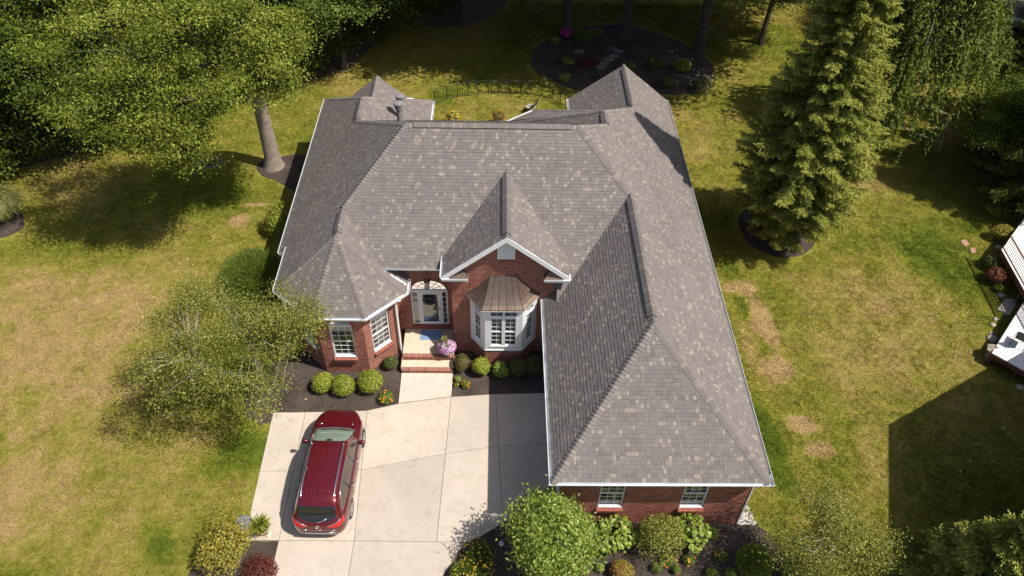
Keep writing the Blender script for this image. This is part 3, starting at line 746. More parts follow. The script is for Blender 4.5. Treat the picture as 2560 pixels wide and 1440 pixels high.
# unseen outer walls
ow = MB()
for (a, b_) in ((V(8.86,13.81,0),V(8.86,36.5,0)),(V(8.86,36.5,0),V(4.2,36.5,0)),(V(4.2,36.5,0),V(4.2,35.2,0)),(V(4.2,35.2,0),V(.7,34.0,0)),(V(.7,34.0,0),V(.7,33.2,0)),(V(.7,33.2,0),V(-3.9,33.2,0)),(V(-3.9,33.2,0),V(-3.9,36.2,0)),(V(-3.9,36.2,0),V(-8.85,36.2,0)),(V(-8.85,36.2,0),V(-8.85,24.9,0)),(V(-8.85,24.9,0),V(-8.4,24.9,0)),(V(-8.4,24.9,0),V(-8.4,22.0,0))):
    h_ = 3.25
    ow.poly([a, b_, b_+V(0,0,h_), a+V(0,0,h_)])
ow.poly([V(8.86,36.5,3.25),V(4.2,36.5,3.25),V(6.6,36.5,5.35)]); ow.poly([V(-7.8,36.75,3.2),V(-5.0,36.75,3.2),V(-6.4,36.75,4.55)])
ow.build('wall', MT['brickflat'], house)

# turret
tw = [V(-8.4,22.0,0),V(-7.12,20.7,0),V(-5.3,20.7,0),V(-4.15,21.85,0),V(-4.15,22.8,0)]
for i in range(4):
    a, b_ = tw[i], tw[i+1]; d = b_-a; W_ = d.length; ud = d.normalized(); ops = []
    if i in (1, 2, 0):
        uc = W_/2+(.0 if i != 1 else -.0); ha = .46
        ops = [('rect', uc-ha, uc+ha, 1.02, 2.86), ('arch', uc, ha+.1, 2.86, .5)]
    tp = [(0,0),(W_,0),(W_,3.56),(0,3.56)]
    brick_wall(a, ud, tp, ops, [(.6,'rowlock'),(2.56,'soldier')] if i < 3 else [(.6,'rowlock')])
    if ops:
        fan_rings, fan_spokes = [.36], [math.radians(q) for q in (36, 90, 144)]
        reveal(a, ud, uc-ha, uc+ha, 1.02, 2.86, top=False); rowlock_sill(a, ud, uc-ha-.02, uc+ha+.02, .985)
        window(a, ud, uc-ha, uc+ha, 1.02, 2.86, 3, 6, mid=1.9, backing='room' if i == 1 else 'curtain', backgap=.06 if i == 2 else .12, fan=(uc, ha, 2.86, .4), label='window with drawn white curtains' if i == 2 else None, backtop=2.86 if i == 1 else 2.7)
        arch_bricks(a, ud, uc, ha, 2.86, .4, .2)
# door wall, recess side, gable wall
dy = 22.8; do = V(-4.15,dy,0)
dpoly = [(0,.35),(2.35,.35),(2.35,zM-.1),(0,zM-.1)]
du = lambda x: x+4.15
dops = [('rect', du(-3.61), du(-2.05), .66, 2.75), ('arch', du(-2.83), .88, 2.75, .75)]
brick_wall(do, (1,0,0), dpoly, dops, [])
reveal(do, (1,0,0), du(-3.61), du(-2.05), .66, 2.75, .14, top=False); arch_bricks(do, (1,0,0), du(-2.83), .78, 2.75, .65, .1, 40)
rowlock_sill(do, (1,0,0), du(-3.66), du(-2.0), .66, .05)
brick_wall(V(xl_,22.8,0), (0,-1,0), [(0,.35),(.91,.35),(.91,zM),(0,zM)], [])
gw = V(xl_,21.89,0); gu = lambda x: x-xl_
gp = [(0,0),(xr_-xl_,0),(xr_-xl_,gz(xr_)-.1),(gu(.369),gz(.369)-.1),(0,gz(xl_)-.1)]
brick_wall(gw, (1,0,0), gp, [('rect',gu(.03),gu(.71),5.55,6.9),('rect',gu(-.98),gu(1.6),.9,3.5)], [(.6,'rowlock')])
rowlock_sill(gw, (1,0,0), gu(.03), gu(.71), 5.54, .03)
# louvred gable vent
b = MB(); vy = 21.865
vt = lambda x: gz(x)-.2
b.poly([V(.03,vy,5.55),V(.71,vy,5.55),V(.71,vy,vt(.71)),V(.369,vy,vt(.369)),V(.03,vy,vt(.03))])
b.box((.03,vy-.03,5.55),(.71,vy-.002,5.62)); b.box((.03,vy-.03,5.62),(.1,vy-.002,vt(.06))); b.box((.64,vy-.03,5.62),(.71,vy-.002,vt(.68)))
gv = b.build('gable_vent', MT['white'], house)
for k in range(11):
    z_ = 5.64+k*.062; x0, x1 = .1, .64
    if z_ > vt(.1): w_ = (vt(.369)-z_)/sg; x0, x1 = .369-w_+.02, .369+w_-.02
    if x1-x0 < .06: continue
    s_ = MB(); s_.poly([V(x0,vy-.028,z_),V(x1,vy-.028,z_),V(x1,vy-.004,z_+.055),V(x0,vy-.004,z_+.055)]); s_.poly([V(x0,vy-.028,z_),V(x1,vy-.028,z_),V(x1,vy-.02,z_-.012),V(x0,vy-.02,z_-.012)]); s_.build('louvre', MT['white'], gv)
# rake boards and cornice returns
for sgn in (-1, 1):
    xe = .369+sgn*2.471+ (0 if sgn < 0 else .02); b = MB(); zt0, zt1 = 6.903, gz(xe)
    y0, y1 = 21.55, 21.585
    q = lambda x, z, y: V(x, y, z)
    top0, top1 = q(.369,zt0+.012,y0), q(xe,zt1+.012,y0); bt0, bt1 = q(.369,zt0-.24,y0), q(xe,zt1-.22,y0)
    b.poly([top0, bt0, bt1, top1]); b.poly([p_+V(0,y1-y0+.3,0) for p_ in (bt0, bt1)]+[bt1, bt0]); b.poly([top0, top1, top1+V(0,.05,0), top0+V(0,.05,0)])
    b.build('rake_board', MT['white'], house)
    x0, x1 = (xe-.02, xe+1.0) if sgn < 0 else (xe-1.0, xe+.02); zb = zt1-.24
    b = MB(); b.box((x0,21.545,zb),(x1,21.885,zb+.15)); b.box((x0-.03 if sgn<0 else x0,21.52,zb+.1),(x1+(.0 if sgn<0 else .03),21.885,zb+.155)); b.build('cornice_return', MT['white'], house)
    b = MB(); xi = x1 if sgn < 0 else x0; dx = -.28*sgn
    xm = xi-(.28 if sgn<0 else -.28); hb = zb+.157; xo = x0+.3 if sgn < 0 else x1-.3
    b.poly([V(xi,21.53,hb),V(xi,21.885,hb),V(xm,21.885,hb+.3)]); b.poly([V(xo,21.53,hb),V(xi,21.53,hb),V(xm,21.885,hb+.3),V(xo,21.885,hb+.3)])
    b.build('return_cap', MT['copper'], house)
# hanging lantern over the door
lp = thing('porch_lantern', (-2.83,22.45,3.35), 'dark metal lantern hanging above the arched front door', 'lantern')
b = MB(); b.tube([V(-2.83,22.72,4.05),V(-2.83,22.5,4.1),V(-2.83,22.45,3.98),V(-2.83,22.45,3.86)], .014, 6); b.tube([V(-2.83,22.79,4.05),V(-2.83,22.7,4.05)], .06, 10); b.build('bracket', MT['dark'], lp)
b = MB(); b.lathe([(.0,.52),(.03,.5),(.13,.4),(.15,.38),(.13,.37)], (-2.83,22.45,3.35), 8); b.lathe([(.11,.0),(.115,.03),(.1,.03)], (-2.83,22.45,3.35), 8)
for k in range(4):
    a = math.pi*k/2+math.pi/4; b.tube([V(-2.83+.1*math.cos(a),22.45+.1*math.sin(a),3.37),V(-2.83+.125*math.cos(a),22.45+.125*math.sin(a),3.74)], .008, 5)
b.build('lantern_cage', plain('bronze', (.09,.07,.05), .45, .7), lp)
b = MB(); b.lathe([(.0,.02),(.09,.02),(.115,.37),(.0,.38)], (-2.83,22.45,3.35), 8); b.build('lantern_glass', glass('lantern_glass', (.45,.42,.34), .1), lp)

# front door with sidelights and fanlight
fan_rings, fan_spokes = [.64, .27], [math.radians(q) for q in (26, 56, 90, 124, 154)]
u0, u1 = du(-3.61), du(-2.05)
b = MB(); yy = dy+.1
def vb(b, x0, x1, z0, z1, y0=yy-.03, y1=yy+.05): b.box((x0,y0,z0),(x1,y1,z1))
vb(b,-3.61,-3.54,.66,2.75); vb(b,-2.12,-2.05,.66,2.75); vb(b,-3.54,-2.12,2.66,2.75); vb(b,-3.33,-3.25,.66,2.66); vb(b,-2.36,-2.28,.66,2.66); vb(b,-3.54,-3.33,.66,.72); vb(b,-2.28,-2.12,.66,.72)
df = b.build('door_frame', MT['white'], house)
for (x0, x1) in ((-3.54,-3.33),(-2.28,-2.12)):
    for k in range(6):
        z0 = .72+(2.66-.72)*k/6; z1 = .72+(2.66-.72)*(k+1)/6
        p = MB(); p.poly([V(x0,yy+.02,z0),V(x1,yy+.02,z0),V(x1,yy+.02,z1),V(x0,yy+.02,z1)]); p.build('sidelight_pane', MT['pane'], df)
        if k: p = MB(); p.box((x0,yy-.002,z0-.01),(x1,yy+.018,z0+.01)); p.build('muntin', MT['white'], df)
    p = MB(); p.poly([V(x0-.01,yy+.09,.66),V(x1+.01,yy+.09,.66),V(x1+.01,yy+.09,2.7),V(x0-.01,yy+.09,2.7)]); p.build('blind', MT['blind' if x0 < -3 else 'room'], df)
n = 30; fr_ = MB(); fg = MB()
P3 = lambda k, t, y: V(-2.83-.78*k*math.cos(t), y, 2.75+.65*k*math.sin(t))
for i in range(n):
    t0, t1 = math.pi*i/n, math.pi*(i+1)/n
    fr_.poly([P3(1,t0,yy-.03),P3(1,t1,yy-.03),P3(.92,t1,yy-.03),P3(.92,t0,yy-.03)]); fr_.poly([P3(.92,t0,yy-.03),P3(.92,t1,yy-.03),P3(.92,t1,yy+.05),P3(.92,t0,yy+.05)])
    for kk in fan_rings: fr_.poly([P3(kk,t0,yy),P3(kk,t1,yy),P3(kk-.026,t1,yy),P3(kk-.026,t0,yy)])
    fg.poly([P3(.92,t0,yy+.02),P3(.92,t1,yy+.02),P3(0,t1,yy+.02)])
for t in fan_spokes:
    a, b_ = P3(.25,t,yy-.002), P3(.93,t,yy-.002); s_ = (b_-a).cross(V(0,1,0)).normalized()*.01; fr_.poly([a-s_,a+s_,b_+s_,b_-s_])
fl = fr_.build('fanlight', MT['white'], house); fg.build('fanlight_pane', MT['pane'], fl)
b = MB(); b.poly([P3(.99, math.pi*i/n, yy+.1) for i in range(n+1)]); b.build('blind', MT['blind'], fl)
# storm door leaf: glass in white frame, oak-tone door behind
b = MB(); vb(b,-3.24,-3.13,.68,2.65,yy-.05,yy-.01); vb(b,-2.48,-2.37,.68,2.65,yy-.05,yy-.01); vb(b,-3.13,-2.48,2.54,2.65,yy-.05,yy-.01); vb(b,-3.13,-2.48,.68,.84,yy-.05,yy-.01)
dr = b.build('front_door', MT['white'], house)
b = MB(); b.poly([V(-3.13,yy-.03,.84),V(-2.48,yy-.03,.84),V(-2.48,yy-.03,2.54),V(-3.13,yy-.03,2.54)]); b.build('door_glass', MT['pane'], dr)
b = MB(); b.poly([V(-3.25,yy+.04,.68),V(-2.36,yy+.04,.68),V(-2.36,yy+.04,2.66),V(-3.25,yy+.04,2.66)])
for k in range(2):
    for j in range(2): b.box((-3.13+j*.38,yy+.02,.95+k*.8),(-2.86+j*.38,yy+.04,1.6+k*.8))
b.build('inner_door', plain('inner_door_paint', (.3,.27,.24), .5), dr)
b = MB(); b.tube([V(-2.42,yy-.055,1.68),V(-2.42,yy-.1,1.68),V(-2.5,yy-.1,1.68)], .012, 6); b.box((-2.44,yy-.06,1.58),(-2.4,yy-.05,1.8)); b.build('door_handle', plain('brass', (.6,.42,.18), .3, 1), dr)
# ---- bay window with copper roof
by = 21.15; bx0, bx1 = -.45, 1.07; wx0, wx1 = -1.05, 1.67
bw = [V(wx0,21.89,0),V(bx0,by,0),V(bx1,by,0),V(wx1,21.89,0)]
panel = plain('bay_white_panel', (.72,.74,.76), .5, nz=(4,.04))
for i in range(3):
    a, b_ = bw[i], bw[i+1]; d = b_-a; W_ = d.length; ud = d.normalized(); nr = ud.cross(V(0,0,1))
    brick_wall(a, ud, [(0,0),(W_,0),(W_,.97),(0,.97)], [], [(.87,'rowlock')])
    pb = MB(); f = lambda u, z, k=0: a+ud*u+V(0,0,z)+nr*k
    m_ = .16 if i == 1 else .17; w0, w1 = m_+.06, W_-m_-.06
    if i == 1: w0, w1 = .2, W_-.2
    for (p0, p1, q0, q1) in ((0,w0,.98,3.5),(w1,W_,.98,3.5),(w0,w1,.98,1.22),(w0,w1,3.44,3.5)):
        pb.obox(f(p0,q0,-.05), ud*(p1-p0), nr*.06, V(0,0,q1-q0))
    pb.obox(f(-.02,.96,-.05), ud*(W_+.04), nr*.085, V(0,0,.03))
    pb.build('bay_panel', panel, house)
    cells = [(w0,(w0+w1)/2),((w0+w1)/2,w1)] if i == 1 else [(w0,w1)]
    for (p0, p1) in cells:
        window(a, ud, p0, p1, 1.24, 2.96, 2, 6, setback=.02, frame=.07, mid=2.1, backing='blind', backgap=.12, side=-.01)
        window(a, ud, p0, p1, 3.0, 3.44, 2, 2, setback=.02, frame=.045, backing='room', backgap=.12, side=.0)
# flared copper roof: three faces in strips with standing seams
er = [V(-1.2,21.88,3.6),V(-.57,20.97,3.6),V(1.1,20.97,3.6),V(1.78,21.88,3.6)]
tr_ = [V(-.24,21.88,4.62),V(-.24,21.88,4.62),V(.79,21.88,4.62),V(.79,21.88,4.62)]
cu = MB(); seams = MB()
def bay_pt(e, t, k):
    q = e.lerp(t, k); q = Vector(q); q.z = e.z+(t.z-e.z)*(k**1.5*.75+.25*k); return q
for i in range(3):
    n = {0:3, 1:5, 2:3}[i]
    for j in range(n):
        e0, e1 = er[i].lerp(er[i+1], j/n), er[i].lerp(er[i+1], (j+1)/n); t0, t1 = tr_[i].lerp(tr_[i+1], j/n), tr_[i].lerp(tr_[i+1], (j+1)/n)
        if i == 0: t0 = t1 = tr_[0]
        if i == 2: t0 = t1 = tr_[3]
        if i != 1:
            wl_ = V(-1.2,21.88,3.6) if i == 0 else V(1.78,21.88,3.6)
        for k in range(6):
            cu.poly([bay_pt(e0,t0,k/6),bay_pt(e1,t1,k/6),bay_pt(e1,t1,(k+1)/6),bay_pt(e0,t0,(k+1)/6)])
        if not (i == 0 and j == 0):
            seams.tube([bay_pt(e0,t0,k/6)+V(0,-.004,.008) for k in range(7)], .012, 5)
seams.tube([q+V(0,-.006,.012) for q in (V(-1.2,21.88,3.6),bay_pt(V(-1.2,21.88,3.6),tr_[0],.5),tr_[0],tr_[3],bay_pt(V(1.78,21.88,3.6),tr_[3],.5),V(1.78,21.88,3.6))], .02, 6)
for i in range(3): cu.poly([er[i],er[i+1],er[i+1]-V(0,0,.05),er[i]-V(0,0,.05)])
cu.poly([q-V(0,0,.05) for q in er])
br_ = cu.build('bay_roof', MT['copper'], house, smooth=False); seams.build('standing_seam', MT['copper'], br_)
b = MB()
for i in range(3): a, c = er[i]-V(0,0,.052), er[i+1]-V(0,0,.052); b.poly([a, c, c-V(0,0,.05), a-V(0,0,.05)])
b.poly([q-V(0,0,.1) for q in er]); b.build('bay_fascia', MT['white'], house)
# bricks
tag(bricks.build('bricks', MT['brick'], house), kind='stuff')
bc = {}
for (p, val) in solo:
    k = round(val*10)
    if k not in bc:
        b = MB(); b.box((0,-.0,0),(BL-JT,.012,BH-JT), 0, val, skip=(4,)); bc[k] = b.mesh('brick', MT['brick'])
    o_ = link('brick', bc[k], house); o_.location = p-house.location
# flue pipes
for (x, y, zb, zt2) in ((-4.62,31.5,3.9,GY(983,262,31.5).z),(-4.78,33.3,3.6,GY(980,243,33.3).z)):
    fp = MB(); fp.lathe([(.26,zb+.25),(.14,zb+.45),(.14,zt2-.2),(.18,zt2-.19),(.18,zt2-.14),(.14,zt2-.12),(.2,zt2-.08),(.2,zt2-.03),(.14,zt2-.02),(.14,zt2+.02),(.23,zt2+.05),(.22,zt2+.12),(.08,zt2+.16),(.0,zt2+.165)], (x,y,0), 20)
    fo = fp.build('flue_pipe', plain('painted_flue', (.2,.19,.19), .5), house); smooth_angle(fo)
b = MB(); b.tube([V(-6.9,36.75,ze+.02),V(-6.5,36.75,ze+.06)], .05, 6); b.box((-8.2,36.6,ze-.05),(-7.9,36.75,ze+.06)); b.box((-4.9,36.6,ze-.05),(-4.55,36.75,ze+.06)); b.build('cornice_return', MT['white'], house)

# ================================================================== PORCH
porch = thing('front_porch', (-2.9,21.6,0), 'pale concrete front porch with two brick edged steps', 'porch')
px0, px1 = -3.98, -1.8
pr1, pr2 = 20.62, 21.2
b = MB(); b.box((px0+.01,pr1+.2,0),(px1-.01,pr2+.02,.203)); b.build('tread', MT['porchc'], porch)
b = MB(); b.box((px0+.01,pr2+.2,0),(px1-.01,22.8,.403)); b.build('landing', MT['porchc'], porch)
b = MB(); b.box((px0,pr1+.006,0),(px1,pr1+.19,.2),1); b.box((px0,pr2+.006,0),(px1,pr2+.19,.4),1); b.box((px0,pr1+.03,0),(px0+.01,22.8,.39),1); b.box((px1-.01,pr1+.03,0),(px1,21.9,.39),1); b.build('backing', [MT['mortar'],MT['mortar']], porch)
for (y, zt2, hh) in ((pr1, .205, .205), (pr2, .405, .205)):
    n = 32; w = (px1-px0)/n; bm_ = {}
    for i in range(n):
        k = R.randrange(6)
        if k not in bm_:
            q = MB(); q.box((0,0,0),(w-.016,.2,hh),0,.05+.13*k,skip=(0,)); bm_[k] = q.mesh('brick', MT['brick'])
        o_ = link('brick', bm_[k], porch); o_.location = V(px0+i*w+.004, y, zt2-hh)-porch.location
# doormat
dm = thing('doormat', (-2.75,22.4,.41), 'blue doormat with pale border lines on the porch', 'mat')
blue = plain('blue_mat', (.07,.17,.36), .9, nz=(60,.3)); pale = plain('pale_blue_mat', (.3,.42,.55), .9, nz=(60,.2))
c0 = V(-3.28,22.22,.402); b = MB(); b.box((-3.28,22.18,.401),(-2.32,22.72,.418)); b.build('mat_pile', blue, dm)
b = MB()
for k in (.03,.1,.17):
    x0, x1, y0, y1 = -3.28+k, -2.32-k, 22.18+k, 22.72-k
    for (a, c) in (((x0,y0),(x1,y0+.02)),((x0,y1-.02),(x1,y1)),((x0,y0+.02),(x0+.02,y1-.02)),((x1-.02,y0+.02),(x1,y1-.02))): b.box((*a,.418),(*c,.4225))
for i in range(14):
    for j in range(4):
        x = -3.06+i*.04; y = 22.4+j*.035
        if (i+j) % 2 == 0: b.box((x,y-.01,.418),(x+.022,y+.008,.4215))
b.build('mat_border', pale, dm)
# ================================================================== CAR
def crom(xs, ys, x):
    """smooth monotone-ish interpolation"""
    n = len(xs)
    if x <= xs[0]: return ys[0]
    if x >= xs[-1]: return ys[-1]
    for i in range(n-1):
        if xs[i] <= x <= xs[i+1]: break
    h = xs[i+1]-xs[i]; t = (x-xs[i])/h
    def sl(k):
        if k == 0: return (ys[1]-ys[0])/(xs[1]-xs[0])
        if k == n-1: return (ys[-1]-ys[-2])/(xs[-1]-xs[-2])
        a, b = (ys[k]-ys[k-1])/(xs[k]-xs[k-1]), (ys[k+1]-ys[k])/(xs[k+1]-xs[k])
        return 0 if a*b <= 0 else 2*a*b/(a+b)
    m_0, m_1 = sl(i), sl(i+1)
    return ys[i]*(2*t**3-3*t*t+1)+h*m_0*(t**3-2*t*t+t)+ys[i+1]*(3*t*t-2*t**3)+h*m_1*(t**3-t*t)
CY = [-2.56,-2.53,-2.46,-2.36,-2.24,-2.08,-1.9,-1.6,-1.0,-.4,.1,.4,.75,1.1,1.38,1.75,2.1,2.35,2.5,2.57]
CXM= [.52,.66,.78,.87,.925,.96,.98,.99,.99,.99,.99,.985,.98,.975,.97,.945,.85,.69,.46,.26]
CZB= [.46,.40,.36,.32,.30,.28,.26,.25,.25,.25,.25,.25,.25,.25,.25,.26,.28,.30,.34,.40]
CZS= [.74,.84,.95,1.03,1.07,1.09,1.09,1.08,1.06,1.04,1.03,1.02,1.01,1.0,.99,.96,.91,.85,.77,.68]
CZT= [.76,.88,1.02,1.14,1.32,1.6,1.735,1.785,1.82,1.83,1.815,1.77,1.57,1.33,1.13,1.05,.985,.92,.82,.70]
CXT= [.36,.48,.58,.65,.67,.655,.65,.655,.665,.67,.665,.66,.65,.66,.74,.76,.68,.52,.33,.18]
def ring(y):
    xm, zb, zs, zt_, xt = (crom(CY, c, y) for c in (CXM, CZB, CZS, CZT, CXT))
    zt_ = max(zt_, zs+.015); cab = max(0, min(1, (zt_-zs-.12)/.4))
    h = zs-zb; q = [(0,zb),(xm*.55,zb),(xm*.86,zb+.01),(xm*.965,zb+h*.12),(xm*.995,zb+h*.3),(xm,zb+h*.5),(xm*.99,zb+h*.72),(xm*.975,zb+h*.9),(xm*.945,zs)]
    bx = xm*.945-.025-.02*cab; bz = zs+.012
    ez = zt_-(.075*cab+.012*(1-cab)); ex = xt
    for k in (.0,.3,.6,.86,1.0):
        bow = .022*math.sin(math.pi*k)*cab
        q.append((bx+(ex-bx)*k+bow, bz+(ez-bz)*k))
    q += [(ex*.93, zt_-(.04*cab+.008*(1-cab))), (ex*.72, zt_-.016*cab-.002), (ex*.38, zt_-.004), (0, zt_)]
    return q
ys = sorted(set([round(y, 3) for y in np.linspace(-2.56, 2.57, 92)]+[-2.55,-2.5,2.54,2.56]))
cb = MB(); rings = []
for y in ys:
    h = ring(y); i = len(cb.v); full = [(x, y, z) for x, z in h]+[(-x, y, z) for x, z in h[-2:0:-1]]
    cb.v.extend(full); rings.append((i, len(full)))
for a, b in zip(rings, rings[1:]):
    n = a[1]
    for k in range(n): cb.f.append((a[0]+k, a[0]+(k+1)%n, b[0]+(k+1)%n, b[0]+k)); cb.m.append(0); cb.a.append(.5)
cb.f.append(tuple(rings[0][0]+k for k in range(rings[0][1]))[::-1]); cb.m.append(0); cb.a.append(.5)
cb.f.append(tuple(rings[-1][0]+k for k in range(rings[-1][1]))); cb.m.append(0); cb.a.append(.5)
cb.f = [f[::-1] for f in cb.f]
m, nt, N, L, P = nodes('red_car_paint')
lw = N.new('ShaderNodeLayerWeight'); lw.inputs[0].default_value = .35
L.new(mixc(N, L, lw.outputs['Facing'], (.135,.006,.013), (.07,.003,.007)), P.inputs['Base Color'])
P.inputs['Metallic'].default_value = .45; P.inputs['Roughness'].default_value = .32; P.inputs['Coat Weight'].default_value = 1; P.inputs['Coat Roughness'].default_value = .03
MT['paint'] = m
MT['chrome'] = plain('chrome', (.75,.75,.78), .12, 1, nz=(2,.02)); MT['tyre'] = plain('tyre_rubber', (.022,.022,.024), .85)
MT['alloy'] = plain('alloy_rim', (.62,.61,.6), .28, .85); MT['black'] = plain('black_plastic', (.018,.018,.02), .55)
MT['tint'] = glass('tinted_glass', (.012,.014,.016)); MT['wind'] = glass('windscreen_glass', (.2,.26,.21), .04)
MT['sideglass'] = glass('side_glass', (.055,.045,.036), .03)
m, nt, N, L, P = nodes('tail_lamp_red'); P.inputs['Base Color'].default_value = (.5,.012,.015,1); P.inputs['Roughness'].default_value = .08; P.inputs['Coat Weight'].default_value = 1; MT['tail'] = m
MT['clearlamp'] = glass('clear_lamp', (.5,.48,.45), .08)
car = thing('parked_car', (-6.08,15.62,.035), 'dark red crossover car parked on the concrete driveway', 'car'); car.rotation_euler = (0,0,math.radians(-1.2))
body0 = cb.build('body_blank', [MT['paint'], MT['black']], None)
cut = MB()
for (x0, x1) in ((.62,1.2),(-1.2,-.62)):
    for y in (1.5,-1.51): cut.tube([(x0,y,.37),(x1,y,.37)], .415, 32)
cutter = cut.build('arch_cutter', [MT['black']], None)
bpy.context.view_layer.update()
md = body0.modifiers.new('arch', 'BOOLEAN'); md.operation = 'DIFFERENCE'; md.object = cutter; md.solver = 'EXACT'
try: md.material_mode = 'TRANSFER'
except Exception: pass
dg = bpy.context.evaluated_depsgraph_get()
cm = bpy.data.meshes.new_from_object(body0.evaluated_get(dg)); cm.name = 'body'
bvh = BVHTree.FromPolygons([Vector(v) for v in cb.v], cb.f)
bpy.data.objects.remove(body0); bpy.data.objects.remove(cutter)
bo = link('body', cm, car); cm.polygons.foreach_set('use_smooth', [True]*len(cm.polygons))
try: cm.set_sharp_from_angle(angle=math.radians(38))
except Exception: pass
def cast(p, d, off=.004):
    p = Vector(p); d = Vector(d).normalized(); h = bvh.ray_cast(p-d*3, d)
    if h[0] is None: return p
    n = h[1]; n = -n if n.dot(d) > 0 else n
    return h[0]+n*off
def patch(name, mat, bot, top, d, off=.004, nu=24, nv=8, parent=None, thick=True):
    """panel draped on the body: bottom and top polylines, projected along d"""
    parent = parent or car; b = MB(); g = []
    def samp(pl, t):
        x = t*(len(pl)-1); i = min(int(x), len(pl)-2); f = x-i
        return Vector([crom(list(range(len(pl))), [q[k] for q in pl], x) for k in range(3)])
    for j in range(nv+1):
        g.append([cast(samp(bot, i/nu).lerp(samp(top, i/nu), j/nv), d, off) for i in range(nu+1)])
    base = len(b.v)
    for r_ in g: b.v.extend([tuple(p) for p in r_])
    for j in range(nv):
        for i in range(nu): b.f.append((base+j*(nu+1)+i, base+j*(nu+1)+i+1, base+(j+1)*(nu+1)+i+1, base+(j+1)*(nu+1)+i)); b.m.append(0); b.a.append(.5)
    o = b.build(name, mat, parent, smooth=True, local=True); o['_edge'] = 0
    del o['_edge']; return o, g
def strip(name, mat, pts, d, rad=.008, off=.004, parent=None, n=6):
    b = MB(); b.tube([cast(p, d, off) for p in pts], rad, n); return b.build(name, mat, parent or car, smooth=True, local=True)
Dn = (0,0,-1)
patch('windscreen', MT['wind'], [(-.72,1.27,0),(-.45,1.335,0),(0,1.36,0),(.45,1.335,0),(.72,1.27,0)], [(-.61,.5,0),(-.4,.455,0),(0,.43,0),(.4,.455,0),(.61,.5,0)], Dn)
patch('windscreen_border', MT['black'], [(-.75,1.29,0),(-.45,1.36,0),(0,1.385,0),(.45,1.36,0),(.75,1.29,0)], [(-.635,.475,0),(-.4,.43,0),(0,.405,0),(.4,.43,0),(.635,.475,0)], Dn, .002)
patch('cowl', plain('cowl_grey', (.12,.12,.125), .6), [(-.78,1.36,0),(-.45,1.45,0),(0,1.485,0),(.45,1.45,0),(.78,1.36,0)], [(-.75,1.29,0),(-.45,1.36,0),(0,1.385,0),(.45,1.36,0),(.75,1.29,0)], Dn, .003)
patch('hood', MT['paint'], [(-.46,2.3,0),(-.26,2.44,0),(0,2.48,0),(.26,2.44,0),(.46,2.3,0)], [(-.79,1.37,0),(-.45,1.46,0),(0,1.495,0),(.45,1.46,0),(.79,1.37,0)], Dn, .006, 24, 14)
patch('dash_line', plain('dash_pale', (.42,.47,.4), .4), [(-.5,1.06,0),(0,1.13,0),(.5,1.06,0)], [(-.52,1.03,0),(0,1.1,0),(.52,1.03,0)], Dn, .0055, 20, 1)
patch('rear_view_mirror', MT['black'], [(-.13,.5,0),(0,.58,0),(.13,.5,0)], [(-.13,.44,0),(0,.44,0),(.13,.44,0)], Dn, .0055, 12, 2)
for s in (-1, 1):   # wipers and hood ports
    strip('wiper', MT['black'], [(s*.1,1.42,0),(s*.35,1.37,0),(s*.66,1.3,0)] if s > 0 else [(.05,1.42,0),(-.25,1.39,0),(-.55,1.33,0)], Dn, .012, .02)
    strip('hood_port', MT['chrome'], [(s*.6,1.62,0),(s*.585,1.72,0),(s*.56,1.84,0)], Dn, .018, .002)
rg = [(-.66,-2.3,0),(-.35,-2.4,0),(0,-2.425,0),(.35,-2.4,0),(.66,-2.3,0)]; rt2 = [(-.62,-2.045,0),(-.35,-2.07,0),(0,-2.08,0),(.35,-2.07,0),(.62,-2.045,0)]
patch('rear_window', MT['tint'], rg, rt2, Dn, .005)
patch('spoiler', MT['paint'], [(-.64,-2.06,0),(-.35,-2.09,0),(0,-2.1,0),(.35,-2.09,0),(.64,-2.06,0)], [(-.645,-1.86,0),(-.35,-1.85,0),(0,-1.85,0),(.35,-1.85,0),(.645,-1.86,0)], Dn, .022)
strip('rear_wiper', MT['alloy'], [(-.02,-2.415,0),(.08,-2.415,0),(.2,-2.39,0),(.32,-2.34,0)], Dn, .013, .015)
